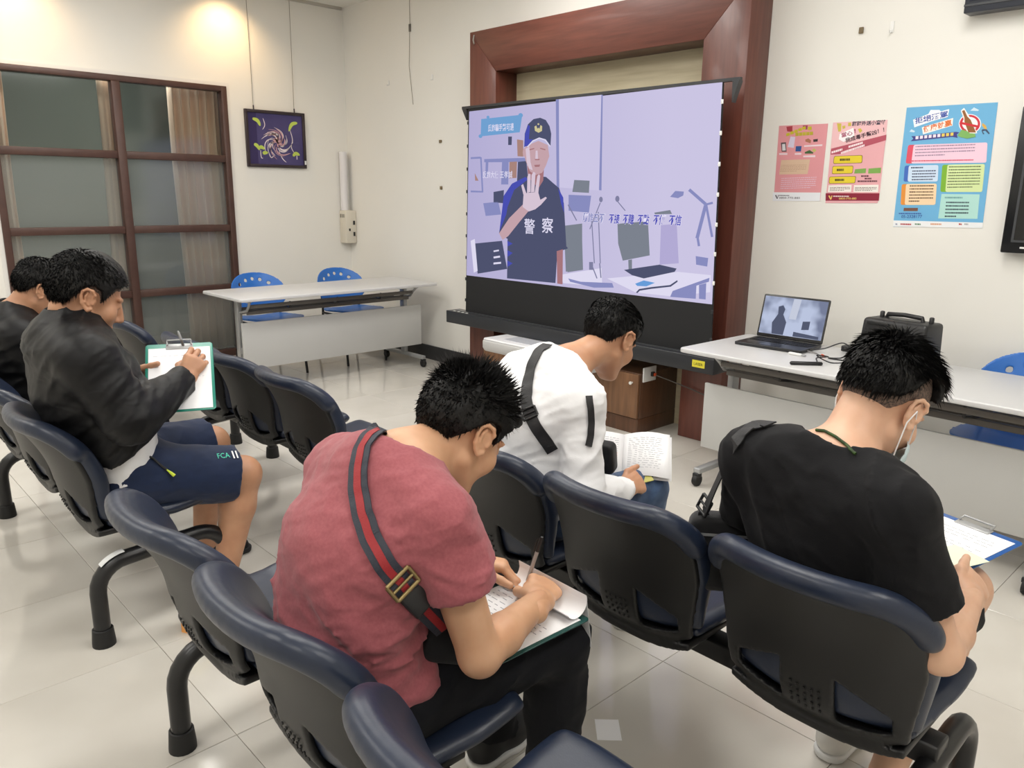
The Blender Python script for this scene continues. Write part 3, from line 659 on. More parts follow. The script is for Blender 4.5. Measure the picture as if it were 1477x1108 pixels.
def seatpad_mesh():
    f = Field((-0.27, 0.08, 0.34), (0.27, 0.66, 0.52), 0.0065)
    sl, X, Y, Z = f.blk(f.lo, f.lo+f.h*f.n)
    zc = 0.422+0.022*np.clip((Y-0.42)/0.15, 0, 1)-0.05*np.clip((Y-0.52)/0.1, 0, 1)**2+0.016*np.abs(X/0.22)**2+0.02*np.clip((0.22-Y)/0.1, 0, 1)
    d = np.abs(Z-zc)-0.026
    hw = 0.205+0.022*np.clip((Y-0.15)/0.3, 0, 1)-0.03*np.clip((Y-0.5)/0.1, 0, 1)**2
    o = np.maximum(np.abs(X)-hw, np.maximum(0.195-Y+0*X, Y-(0.60-0.05*np.abs(X/0.22)**3)))
    k = 0.05; q = np.clip(0.5-0.5*(d-o)/k, 0, 1); f.F[:] = d*(1-q)+o*q+k*q*(1-q)
    V, Q = f.net(); return relax(V, Q, 2, 0.5), Q
sh_o = solid('seat_shell', [shell_mesh()], m_shell); bp_o = solid('back_pad', [backpad_mesh()], m_vinyl); sp_o = solid('seat_pad', [seatpad_mesh()], m_vinyl)
SH_ME, BP_ME, SP_ME = sh_o.data, bp_o.data, sp_o.data
for o in (sh_o, bp_o, sp_o): bpy.data.objects.remove(o)
DOT_ME = None
b = MB()
for i in range(5):
    for j in range(4):
        x = -0.032+0.016*i; z = 0.43+0.018*j+0.002*abs(i-2); y = float(curve_y(np.array(x), np.array(z)))-0.0115
        b.box((x, y, z), (0.005, 0.003, 0.005))
DOT_ME = b.mesh('vent_dots'); DOT_ME.materials.append(m_rub)
m_under = mat('steel_dark', rgb(40, 40, 43), 0.35, metal=0.4)
LEG_ME = {}
def leg_path(x):
    P = [(x, 0.155, 0.0), (x, 0.155, 0.19)]
    for a in np.linspace(0, 90, 7)[1:]: P.append((x, 0.155+0.10*(1-math.cos(math.radians(a))), 0.19+0.10*math.sin(math.radians(a))))
    for a in np.linspace(90, 0, 7): P.append((x, 0.60-0.10*(1-math.cos(math.radians(a))), 0.205+0.10*math.sin(math.radians(a))))
    P.append((x, 0.60, 0.0)); return P
def bench(xs, y0, label, ends, stickers=(), rz=0.0, tint=None):
    """three moulded seats on one beam with arched legs"""
    cx = sum(xs)/len(xs)
    t = empty('linked_seating', (cx, y0, 0), rz, label, 'seating', 'rows of linked seats')
    lo, hi = min(xs)-cx-0.2, max(xs)-cx+0.2
    MB().box2((lo-0.02, 0.325, 0.295), (hi+0.02, 0.395, 0.352)).build('beam', m_tube, t, bevel=0.006)
    for i, x in enumerate(ends):
        x = x-cx
        lg = MB().tube(leg_path(x), 0.027, 14).build('leg', m_tube, t, smooth=True)
        for yy in (0.155, 0.60):
            MB().lathe([(0.037, 0.0), (0.037, 0.012), (0.033, 0.06), (0.028, 0.062), (0.028, 0.03)], (x, yy, 0.0), None, 18).build('foot_cap', m_rub, lg, smooth=True)
        if i in stickers:
            pts = [(x+0.0005, 0.155+0.10*(1-math.cos(math.radians(a)))-0.0285*math.cos(math.radians(a)), 0.19+0.10*math.sin(math.radians(a))+0.0285*math.sin(math.radians(a))) for a in np.linspace(48, 86, 6)]
            MB().strip(pts, (1, 0, 0), 0.03, 0.0012).build('paper_sticker', m_sticker, lg)
    for x in xs:
        s = link_mesh('seat_shell', SH_ME, None, t); s.location = (x-cx, 0, 0)
        link_mesh('back_pad', BP_ME, None, s); link_mesh('seat_pad', SP_ME, None, s)
        d = link_mesh('vent_dots', DOT_ME, None, s); d['kind'] = 'stuff'
        MB().box2((-0.05, 0.31, 0.345), (0.05, 0.41, 0.375)).build('mount', m_tube, s)
    return t
R1, R2 = 1.35, 0.47
bench((-0.635, -1.155, -1.675), R1, 'three linked navy seats carrying the men in white and in the black T-shirt', (-0.43, -1.88), (0,))
bench((-2.83, -3.35, -3.87), R1, 'row of three empty linked navy seats facing the folding table by the glass partition', (-2.62, -4.08))
bench((-4.66, -5.18, -5.70), R1-0.05, 'far linked navy seats seen past the man with the green clipboard', (-4.46, -5.9))
bench((-0.70, -1.24, -1.76), R2, 'three linked navy seats carrying the man in the pink T-shirt, nearest the camera', (-0.50, -1.97))
bench((-2.83, -3.35, -3.87), R2, 'linked navy seats carrying the two men in black jackets at the left', (-2.66, -4.10), (0,))

# ================================================================ folding tables
m_top = mat('table_laminate', rgb(206, 206, 207), 0.35, var=0.01); m_edge = mat('table_edge', rgb(205, 205, 206), 0.4)
m_pan = mat('modesty_panel', rgb(190, 190, 188), 0.45, var=0.015, vscale=3); m_steel = mat('grey_steel', rgb(176, 177, 178), 0.35, metal=0.5); m_dsteel = mat('rack_steel', rgb(106, 102, 98), 0.4, metal=0.4)
def table(loc, rz, label, L=1.8, D=0.68):
    t = empty('folding_table', loc, rz, label, 'table', 'white folding tables')
    MB().prism(rrect(L, D, 0.03), 0.716, 0.740).build('table_top', m_top, t, bevel=0.006, bseg=3)
    y_p = -D/2+0.17
    MB().box2((-L/2+0.07, y_p-0.009, 0.185), (L/2-0.07, y_p+0.009, 0.54)).build('modesty_panel', m_pan, t, bevel=0.002)
    for s in (-1, 1):
        x = s*(L/2-0.13)
        lg = MB().box2((x-0.018, -0.03, 0.09), (x+0.018, 0.03, 0.69)).box2((x-0.02, -0.2, 0.69), (x+0.02, 0.22, 0.714)).build('leg', m_steel, t, bevel=0.004)
        MB().box2((x-0.02, -D/2+0.05, 0.07), (x+0.02, D/2-0.05, 0.10)).build('foot', m_steel, lg, bevel=0.005)
        MB().tube([(x, -0.03, 0.60), (x-s*0.012, -0.12, 0.62), (x-s*0.012, -0.16, 0.66), (x, -0.2, 0.70)], 0.010, 8).build('hinge_bracket', m_steel, lg, smooth=True)
        MB().box2((x-0.012, y_p-0.002, 0.28), (x+0.012, -0.02, 0.33)).build('panel_bracket', m_steel, lg)
        for yy in (-D/2+0.06, D/2-0.06):
            c = MB().lathe([(0.008, -0.014), (0.03, -0.014), (0.033, -0.008), (0.033, 0.008), (0.03, 0.014), (0.008, 0.014)], (x, yy, 0.033), roty(math.radians(90)), 16).build('castor', m_rub, lg, smooth=True)
            MB().box2((x-0.019, yy-0.018, 0.05), (x+0.019, yy+0.018, 0.072)).build('castor_fork', m_blackp, lg, bevel=0.004)
    for yy, zz in ((-0.16, 0.655), (-0.02, 0.60), (0.12, 0.60), (-0.1, 0.60)):
        MB().box2((-L/2+0.15, yy-0.009, zz-0.014), (L/2-0.15, yy+0.009, zz+0.014)).build('rack_rail', m_dsteel, t, bevel=0.003)
    for x in (-0.42, 0, 0.42):
        MB().tube([(x, -0.16, 0.672), (x, -0.155, 0.625), (x+0.05, -0.02, 0.615), (x+0.05, 0.12, 0.615)], 0.007, 6).build('rack_wire', m_blackp, t, smooth=True)
    return t
TA = math.radians(-1.0)
table((-1.40, 3.69, 0), TA, 'white folding table with the laptop and black speaker on it')
table((-5.73, 3.30, 0), math.radians(90.5), 'white folding table with bare top in the corner by the framed picture')

# ================================================================ blue plastic chairs
m_blue = mat('blue_plastic', rgb(40, 110, 196), 0.38, var=0.03); m_bl = mat('chair_leg_black', rgb(34, 34, 37), 0.3, metal=0.3)
def blue_back():
    f = Field((-0.28, -0.18, 0.40), (0.28, 0.12, 0.86), 0.006)
    sl, X, Y, Z = f.blk(f.lo, f.lo+f.h*f.n)
    Yc = -0.02-0.11*np.clip((Z-0.45)/0.35, 0, 1)+0.09*(X/0.24)**2
    d = np.abs(Y-Yc)-0.006
    o = ((np.abs(X)/0.245)**2.3+(np.abs(Z-0.655)/0.165)**2.3-1)*0.09
    for k in range(5):
        x = -0.13+0.065*k; z = 0.765-0.035*(k-2)**2*0.28
        o = np.maximum(o, 0.0135-np.sqrt((X-x)**2+(Z-z)**2))
    f.F[:] = np.maximum(d, o); V, Q = f.net(); return relax(V, Q, 2, 0.4), Q
def blue_seat():
    f = Field((-0.27, -0.08, 0.36), (0.27, 0.50, 0.52), 0.007)
    sl, X, Y, Z = f.blk(f.lo, f.lo+f.h*f.n)
    zc = 0.445+0.02*np.clip((Y-0.1)/0.3, 0, 1)-0.06*np.clip((Y-0.38)/0.08, 0, 1)**2+0.02*(X/0.22)**2+0.012*np.clip((0.08-Y)/0.1, 0, 1)
    d = np.abs(Z-zc)-0.008; o = ((np.abs(X)/0.235)**3.5+(np.abs(Y-0.20)/0.235)**3.5-1)*0.08
    f.F[:] = np.maximum(d, o); V, Q = f.net(); return relax(V, Q, 2, 0.4), Q
bb, bs = blue_back(), blue_seat(); BB = solid('backrest', [bb], m_blue); BS = solid('seat', [bs], m_blue); BBM, BSM = BB.data, BS.data
bpy.data.objects.remove(BB); bpy.data.objects.remove(BS)
def blue_chair(loc, rz, label):
    t = empty('blue_chair', loc, rz, label, 'chair', 'blue plastic chairs')
    link_mesh('backrest', BBM, None, t); link_mesh('seat', BSM, None, t)
    for s in (-1, 1):
        MB().tube([(s*0.20, 0.40, 0.0), (s*0.19, 0.34, 0.42), (s*0.18, 0.30, 0.432)], 0.011, 10).build('leg', m_bl, t, smooth=True)
        MB().tube([(s*0.20, -0.10, 0.0), (s*0.19, -0.02, 0.40), (s*0.19, -0.015, 0.50), (s*0.185, -0.045, 0.62)], 0.011, 10).build('leg', m_bl, t, smooth=True)
        MB().tube([(s*0.19, -0.02, 0.43), (s*0.19, 0.34, 0.43)], 0.010, 8).build('seat_rail', m_bl, t, smooth=True)
    return t
blue_chair((-6.30, 2.98, 0), math.radians(-90), 'blue plastic chair behind the corner table, nearer the glass partition')
blue_chair((-6.30, 3.78, 0), math.radians(-90), 'blue plastic chair behind the corner table, next to the corner of the room')
blue_chair((-0.88, 4.12, 0), math.radians(180), 'blue plastic chair tucked behind the table with the laptop')

# ================================================================ things on the table with the laptop
TZ = 0.740
m_lapb = mat('laptop_black', rgb(34, 35, 38), 0.35); m_key = mat('key_black', rgb(16, 16, 18), 0.5); m_bez = mat('laptop_bezel', rgb(20, 20, 22), 0.3)
lp = empty('laptop', (-1.99, 3.81, TZ), math.radians(2), 'black laptop standing open on the white folding table', 'laptop')
MB().prism(rrect(0.37, 0.25, 0.012), 0.001, 0.017).build('base', m_lapb, lp, bevel=0.003)
kb = MB().box2((-0.165, -0.005, 0.0172), (0.165, 0.105, 0.0178)).build('keyboard_deck', m_bez, lp)
KEY = MB().box2((-0.0095, -0.0085, 0), (0.0095, 0.0085, 0.0016)).mesh('key'); KEY.materials.append(m_key)
for r in range(5):
    for c in range(14):
        k = link_mesh('key', KEY, None, kb); k.location = (-0.152+0.0234*c, 0.008+0.0215*r, 0.0178)
MB().box2((-0.055, -0.1, 0.0172), (0.055, -0.02, 0.0176)).build('touchpad', mat('touchpad', rgb(44, 45, 48), 0.25), lp)
LR = rotx(math.radians(90-14))
lid = MB().prism(rrect(0.37, 0.235, 0.008), -0.004, 0.004, LR, np.array((0, 0.122, 0.018))+LR@np.array((0, 0.1175, 0))).build('lid', m_bez, lp, bevel=0.0015)
m_lscr = bpy.data.materials.new('laptop_screen'); m_lscr.use_nodes = True
nt = m_lscr.node_tree; nt.nodes.remove(nt.nodes['Principled BSDF']); e_ = nt.nodes.new('ShaderNodeEmission'); nz = nt.nodes.new('ShaderNodeTexNoise'); nz.inputs['Scale'].default_value = 9; rp = nt.nodes.new('ShaderNodeValToRGB')
rp.color_ramp.elements[0].color = (*rgb(118, 126, 152), 1); rp.color_ramp.elements[1].color = (*rgb(186, 196, 222), 1); rp.color_ramp.elements[0].position = 0.35; rp.color_ramp.elements[1].position = 0.6
tc = nt.nodes.new('ShaderNodeTexCoord'); nt.links.new(tc.outputs['Object'], nz.inputs['Vector']); nt.links.new(nz.outputs['Fac'], rp.inputs['Fac']); nt.links.new(rp.outputs[0], e_.inputs[0]); nt.links.new(e_.outputs[0], nt.nodes['Material Output'].inputs[0])
lo_ = np.array((0, 0.122, 0.018))+LR@np.array((0, 0.122, 0))
dsp = MB().prism(rrect(0.352, 0.205, 0.002), 0.0041, 0.0046, LR, lo_).build('display', m_lscr, lid)
e_lp1 = flat_emit('laptop_dark', rgb(88, 94, 116), 0.9); e_lp2 = flat_emit('laptop_light', rgb(206, 212, 230), 0.9)
for nm, P, m in (('window_bar', [(-0.012, 0.1), (0.03, 0.1), (0.02, -0.01), (-0.02, -0.01)], e_lp2), ('figure', [(-0.1, -0.1), (-0.11, -0.04), (-0.085, 0.01), (-0.09, 0.05), (-0.065, 0.06), (-0.05, 0.04), (-0.055, 0.01), (-0.03, -0.03), (-0.035, -0.1)], e_lp1), ('monitor_shape', [(0.06, -0.06), (0.1, -0.055), (0.1, -0.01), (0.06, -0.015)], e_lp1), ('desk_shape', [(0.02, -0.1), (0.16, -0.1), (0.16, -0.085), (0.02, -0.075)], e_lp1)):
    MB().prism(P, 0.0047, 0.0049, LR, lo_).build(nm, m, dsp)
# presenter stick, memory stick, cables
ck = MB().tube([(-0.075, 0, 0.009), (-0.07, 0, 0.009), (0.07, 0, 0.009), (0.075, 0, 0.009)], [0.004, 0.009, 0.009, 0.004], 10).build('presenter_stick', m_blackp, None, smooth=True)
ck.location = (-1.66, 3.47, TZ); ck.rotation_euler = (0, 0, math.radians(42)); tag(ck, 'black presenter stick lying at the front of the laptop table', 'presenter')
us = empty('usb_stick', (-1.80, 3.655, TZ), math.radians(-3), 'white and grey memory stick beside the laptop', 'memory stick')
MB().box2((-0.045, -0.009, 0.0005), (0.025, 0.009, 0.012)).build('body', m_plast, us, bevel=0.003); MB().box2((0.0255, -0.006, 0.002), (0.045, 0.006, 0.009)).build('connector', m_steel, us)
def cable(name, pts, r, m, label):
    P = [np.array(p, float) for p in pts]; out = []
    for i in range(len(P)-1):
        p0, p1, p2, p3 = P[max(i-1, 0)], P[i], P[i+1], P[min(i+2, len(P)-1)]
        for t in np.linspace(0, 1, 7)[:-1]:
            out.append(0.5*((2*p1)+(-p0+p2)*t+(2*p0-5*p1+4*p2-p3)*t*t+(-p0+3*p1-3*p2+p3)*t**3))
    out.append(P[-1]); o = MB().tube(out, r, 7).build(name, m, None, smooth=True); return tag(o, label, 'cable', 'cables by the laptop')
m_cab_ = mat('cable_black', rgb(24, 24, 26), 0.45); m_cabg = mat('cable_grey', rgb(120, 118, 116), 0.45)
rz_ = TZ+0.004
cable('laptop_cable', [(-1.805, 3.80, TZ+0.010), (-1.74, 3.82, rz_+0.02), (-1.68, 3.88, rz_+0.05), (-1.63, 3.86, rz_+0.03), (-1.62, 3.76, rz_), (-1.66, 3.70, rz_), (-1.58, 3.70, rz_)], 0.0032, m_cab_, 'black cable looping up beside the laptop hinge')
cable('laptop_cable', [(-1.805, 3.765, TZ+0.009), (-1.75, 3.76, rz_), (-1.72, 3.725, rz_), (-1.70, 3.70, rz_), (-1.69, 3.69, rz_)], 0.003, m_cabg, 'grey cable running from the laptop toward the speaker')
cable('laptop_cable', [(-1.625, 3.50, TZ+0.009), (-1.66, 3.58, rz_), (-1.70, 3.66, rz_), (-1.63, 3.63, rz_+0.02), (-1.66, 3.57, rz_+0.03), (-1.60, 3.60, rz_), (-1.54, 3.70, rz_), (-1.50, 3.80, rz_)], 0.0028, m_cab_, 'thin black cable curling from the presenter stick')
pg = MB().tube([(0, 0, 0.006), (0.03, 0, 0.006), (0.034, 0, 0.006), (0.05, 0, 0.006)], [0.006, 0.006, 0.004, 0.003], 8).build('orange_plug', m_red, None, smooth=True); pg.location = (-1.71, 3.735, TZ); pg.rotation_euler = (0, 0, -0.8); tag(pg, 'small orange cable plug on the table beside the laptop', 'plug')
bx = MB().box2((-0.05, -0.03, 0.0005), (0.05, 0.03, 0.03)).build('adapter', m_blackp, None, bevel=0.005); bx.location = (-1.66, 3.97, TZ); tag(bx, 'small black power adapter between laptop and speaker', 'adapter')
wb = MB().box2((-0.02, -0.015, 0.0005), (0.02, 0.015, 0.022)).build('white_plug', m_plast, None, bevel=0.004); wb.location = (-1.565, 3.77, TZ); tag(wb, 'small white plug among the cables on the table', 'plug')
# portable speaker
sp = empty('speaker', (-1.42, 3.92, TZ), math.radians(-9), 'black portable speaker with carrying handle on the white table', 'speaker')
MB().prism([(-0.10, 0.0), (0.10, 0.0), (0.085, 0.2), (-0.07, 0.2)], -0.16, 0.16, RYZ).build('cabinet', m_blackp, sp, bevel=0.018, bseg=3)
MB().prism([(-0.1085, 0.02), (-0.106, 0.02), (-0.081, 0.17), (-0.0835, 0.17)], -0.135, 0.10, RYZ).build('grille', mat('speaker_grille', rgb(14, 14, 15), 0.7, bump=0.6, bscale=500), sp)
MB().tube([(-0.09, 0.02, 0.198), (-0.085, 0.02, 0.217), (0.0, 0.02, 0.222), (0.085, 0.02, 0.217), (0.09, 0.02, 0.198)], 0.011, 8).build('handle', m_blackp, sp, smooth=True)
for x in (-0.115, 0.13):
    MB().lathe([(0.011, 0.0), (0.011, 0.026), (0.007, 0.03)], (x, 0.02, 0.198), None, 12).build('knob', m_blackp, sp, smooth=True)
MB().box2((-0.13, -0.087, 0.172), (-0.02, -0.077, 0.186)).build('control_slot', mat('slot_black', rgb(8, 8, 9), 0.6), sp, bevel=0.003)
# ================================================================ people
def skin_mat(name, c, c2):
    m = mat(name, c, 0.48, c2=c2, vscale=14, bump=0.06, bscale=220, bdist=0.001)
    b = m.node_tree.nodes['Principled BSDF']; b.inputs['Subsurface Weight'].default_value = 0.12; b.inputs['Subsurface Radius'].default_value = (0.012, 0.005, 0.003)
    return m
m_skin = skin_mat('skin_warm', rgb(214, 168, 134), rgb(200, 150, 116)); m_skin_d = skin_mat('skin_tan', rgb(196, 148, 116), rgb(182, 132, 102)); m_skin_l = skin_mat('skin_light', rgb(220, 178, 150), rgb(206, 160, 132))
m_hair = mat('black_hair', rgb(13, 12, 12), 0.5, spec=0.3, var=0.35, vscale=60, bump=0.35, bscale=160, bdist=0.003)
m_fade = mat('cropped_hair', rgb(128, 106, 94), 0.7, c2=rgb(46, 40, 38), vscale=240, detail=2)
m_nail = skin_mat('fingernail', rgb(226, 188, 166), rgb(220, 178, 156))
def cloth(name, c, var=0.06, rough=0.85, bs=420, sheen=0.15, c2=None, vscale=30, bump=0.25, crumple=0.35): return mat(name, c, rough, spec=0.25, crumple=crumple, var=var, c2=c2, vscale=vscale, bump=bump, bscale=bs, sheen=sheen, bdist=0.0012)
m_pink = cloth('heather_pink_cotton', rgb(162, 91, 97), c2=rgb(150, 81, 88), vscale=160, bump=0.08); m_white = cloth('white_jersey', rgb(236, 236, 238), 0.01); m_black = cloth('black_cotton', rgb(15, 15, 18), 0.1, sheen=0.03)
m_jacket = cloth('black_nylon', rgb(17, 17, 19), 0.1, 0.5, 200, sheen=0.0); m_trous = cloth('black_trousers', rgb(14, 15, 20), 0.12, sheen=0.02); m_jean = cloth('denim', rgb(70, 92, 124), c2=rgb(48, 66, 96), vscale=22); m_navy = cloth('navy_shorts', rgb(24, 38, 68), 0.1, 0.7); m_tee = m_white
m_shoe = mat('black_shoe', rgb(20, 20, 22), 0.6); m_sole = mat('white_sole', rgb(228, 228, 226), 0.5); m_shoew = mat('white_shoe', rgb(222, 220, 214), 0.55)
A3 = lambda *p: np.array(p, float)
def lerp(a, b, t): return np.array(a, float)*(1-t)+np.array(b, float)*t
def bounds(J, pad=0.22):
    P = np.array([v for k, v in J.items() if isinstance(v, np.ndarray) and v.shape == (3,) and k != 'lat']); return P.min(0)-pad, P.max(0)+pad
def torso(F, J, S, g, k=0.06, skip_pel=False):
    """S: (depth radius, width factor) at pelvis, waist, chest, upper"""
    L = J['lat']; st = ['pel', 'wai', 'che', 'upp']
    for i in range(3):
        (ra, sa), (rb, sb) = S[i], S[i+1]; F.limb(J[st[i]], J[st[i+1]], ra+g, rb+g, k, L, sa, sb)
    for s in 'rl': F.limb(lerp(J['upp'], J['nb'], 0.4), J[s+'sh'], S[3][0]*0.80+g, J.get('shr', 0.062)+g, k)
def head_prims(F, c, R, sc=1.0, k=0.012):
    w = lambda p: c+R@(np.array(p)*sc)
    F.ell(w((0, -0.012, 0.03)), A3(0.077, 0.098, 0.088)*sc, R, 0.02)
    F.ell(w((0, 0.03, -0.04)), A3(0.060, 0.066, 0.078)*sc, R, 0.03)
    for s in (-1, 1):
        F.limb(w((s*0.052, 0.0, -0.055)), w((s*0.02, 0.066, -0.108)), 0.02*sc, 0.017*sc, 0.02)
        F.ell(w((s*0.042, 0.062, -0.03)), A3(0.026, 0.024, 0.028)*sc, R, 0.02)
        F.ell(w((s*0.032, 0.092, 0.002)), A3(0.017, 0.012, 0.010)*sc, R, 0.006, sub=True)
        F.ell(w((s*0.032, 0.080, 0.002)), A3(0.014, 0.013, 0.011)*sc, R, 0.004)
        F.limb(w((s*0.014, 0.091, 0.021)), w((s*0.05, 0.078, 0.022)), 0.008*sc, 0.006*sc, 0.01)
        F.ell(w((s*0.012, 0.098, -0.042)), A3(0.009, 0.009, 0.007)*sc, R, 0.006)
    F.ell(w((0, 0.066, -0.105)), A3(0.026, 0.022, 0.020)*sc, R, 0.02)
    F.limb(w((0, 0.091, 0.012)), w((0, 0.112, -0.036)), 0.008*sc, 0.012*sc, 0.010)
    F.ell(w((0, 0.089, -0.066)), A3(0.024, 0.010, 0.006)*sc, R, 0.005); F.ell(w((0, 0.087, -0.079)), A3(0.021, 0.010, 0.007)*sc, R, 0.005)
def ear_mesh(c, R, sc, s, h=0.0022):
    """outer ear: curled rim, inner fold, hollow and lobe"""
    E = R@rotz(-s*0.42)@roty(s*0.12)@rotx(0.18); o = c+R@(A3(s*0.079, -0.006, -0.004)*sc); W = lambda p: o+E@(A3(s*p[0], p[1], p[2])*sc)
    F = Field(o-0.06, o+0.06, h)
    F.ell(W((0.004, -0.002, 0.0)), A3(0.0045, 0.019, 0.030)*sc, E, 0.004)
    P = [(0.004, 0.012, 0.004), (0.010, 0.015, 0.016), (0.013, 0.008, 0.028), (0.014, -0.006, 0.032), (0.014, -0.018, 0.024), (0.013, -0.021, 0.008), (0.010, -0.017, -0.010), (0.007, -0.010, -0.022), (0.006, -0.002, -0.030), (0.005, 0.006, -0.026)]
    for i in range(len(P)-1): F.limb(W(P[i]), W(P[i+1]), (0.0042 if i < 6 else 0.0052)*sc, (0.0042 if i < 5 else 0.0056)*sc, 0.003)
    P = [(0.009, -0.004, 0.022), (0.010, -0.010, 0.010), (0.009, -0.009, -0.006), (0.007, -0.002, -0.014)]
    for a, b in zip(P[:-1], P[1:]): F.limb(W(a), W(b), 0.0035*sc, 0.0032*sc, 0.003)
    F.limb(W((0.004, 0.013, -0.002)), W((0.007, 0.010, -0.010)), 0.005*sc, 0.004*sc, 0.004)
    F.limb(W((-0.01, 0.0, -0.012)), W((0.0, 0.0, 0.012)), 0.010*sc, 0.010*sc, 0.004)
    V, Q = F.net(); return relax(V, Q, 1, 0.4), Q
def hairline(p, up=0.0):
    """height of the hair edge at local head position, lower at the nape, above the ears at the sides, high at the brow"""
    y = p
    return np.interp(y, [-0.12, -0.09, -0.062, -0.034, -0.006, 0.016, 0.027, 0.040, 0.055, 0.10], np.array([-0.072, -0.066, -0.040, 0.022, 0.040, 0.030, -0.004, 0.026, 0.050, 0.074])+up)
def hair_mesh(c, R, sc=1.0, grow=0.014, up=0.0, top=0.012, seed=1.0, h=0.0045, amp=0.010, fringe=None, streak=(55, 22, 55)):
    m = 0.15*sc+0.03; F = Field(c-m, c+m, h); sl, X, Y, Z = F.blk(F.lo, F.lo+F.h*F.n)
    F.ell(c+R@(A3(0, -0.012, 0.03)*sc), A3(0.077, 0.098, 0.088)*sc+grow, R, 0.01)
    if top: F.ell(c+R@(A3(0, 0.0, 0.05)*sc), A3(0.070, 0.088, 0.080)*sc+top, R, 0.03)
    if fringe:
        for a, b, ra, rb in fringe: F.limb(c+R@A3(*a), c+R@A3(*b), ra, rb, 0.02)
    px, py, pz = X-c[0], Y-c[1], Z-c[2]
    ly = px*R[0, 1]+py*R[1, 1]+pz*R[2, 1]; lz = px*R[0, 2]+py*R[1, 2]+pz*R[2, 2]
    I = np.abs(F.F) < 0.03
    P = np.stack(np.nonzero(I), 1); W = F.lo+P*h; Lc = ((W-c)@R)/sc
    n = vnoise(Lc*np.array(streak)+seed); n2 = vnoise(Lc*np.array(streak)*2.3+seed*3)
    F.F[I] -= ((amp*(n-0.45)+0.5*amp*(n2-0.5))*np.clip((Lc[:, 2]+0.06)/0.08, 0.25, 1.0)).astype(np.float32)
    edge = hairline(ly/sc, up)*sc+0.010*(vnoise(np.stack([np.broadcast_to(q, F.F.shape).ravel() for q in (px*90, py*90, pz*90)], 1)).reshape(F.F.shape)-0.5)
    d = (edge-lz).astype(np.float32)
    q = np.clip(0.5-0.5*(F.F-d)/0.012, 0, 1); F.F = F.F*(1-q)+d*q+0.012*q*(1-q)
    V, Q = F.net(); return relax(V, Q, 1, 0.3), Q
def tufts(c, R, sc, n, ln, lean, seed, zmin=0.02, spread=0.5, base=0.105, rad=0.0024, up=0.0, lift=0.6, off=0.010, tuftup=0.0, low=1.0):
    """short pointed locks as slim four-sided blades"""
    rnd = np.random.RandomState(seed); V = []; Q = []
    while len(V) < n*6:
        d = rnd.normal(size=3); d /= np.linalg.norm(d)
        p = d*(A3(0.077, 0.098, 0.088)*sc+off)+A3(0, -0.012, 0.03)*sc
        if p[2] > 0.055*sc: p = p+d*tuftup*min(1.0, (p[2]-0.055*sc)/0.03)
        if p[2] < zmin or p[2] < float(hairline(p[1]/sc, up))*sc+0.004: continue
        L = ln*rnd.uniform(0.5, 1.2); fl = p-A3(0, -0.045, 0.125)*sc; fl = fl-d*np.dot(fl, d); fl = fl/(np.linalg.norm(fl)+1e-6)
        hi_ = np.clip((p[2]-0.03)/0.07, 0, 1)
        L *= low+(1-low)*hi_
        t = unit(fl*(1-0.45*hi_*lift)+d*(0.28+0.75*lift*hi_)+np.array(lean)*hi_+rnd.normal(size=3)*spread*0.3)
        u = unit(np.cross(t, (0.3, 0.2, 0.9))); w = np.cross(t, u); r = rad*rnd.uniform(0.7, 1.3)
        mid = p+t*L*0.55; tip = mid+unit(t+np.array(lean)*0.6+np.array((0, 0, -0.25)))*L*0.5; k = len(V)
        b0 = p-t*0.004
        V += [b0+u*r, b0-u*r*0.5+w*r, b0-u*r*0.5-w*r, mid+u*r*0.7, mid-u*r*0.7, tip]
        Q += [(k, k+1, k+4, k+3), (k+1, k+2, k+4, k+4), (k+2, k, k+3, k+4), (k+3, k+4, k+5, k+5)]
    V = np.array(V)
    tri = []
    return c+V@R.T, Q
def add_hair(parent, c, R, sc=1.0, n=500, ln=0.03, lean=(0, 0.25, 0), seed=1, spread=0.6, tz=0.03, m=None, lift=0.5, tu=0.9, low=1.0, **kw):
    V1, Q1 = hair_mesh(c, R, sc, seed=seed*1.7, **kw); V2, Q2 = tufts(c, R, sc, n, ln, lean, seed, -0.1, spread, up=kw.get('up', 0), lift=lift, low=low, off=kw.get('grow', 0.01)+0.0005, tuftup=kw.get('top', 0)*tu)
    fs = [tuple(q) for q in Q1.tolist()]+[tuple(dict.fromkeys(i+len(V1) for i in q)) for q in Q2]
    me = bpy.data.meshes.new('hair'); me.from_pydata(np.concatenate([V1, V2]).tolist(), [], fs); me.update()
    me.polygons.foreach_set('use_smooth', [True]*len(me.polygons))
    return link_mesh('hair', me, m or m_hair, parent)
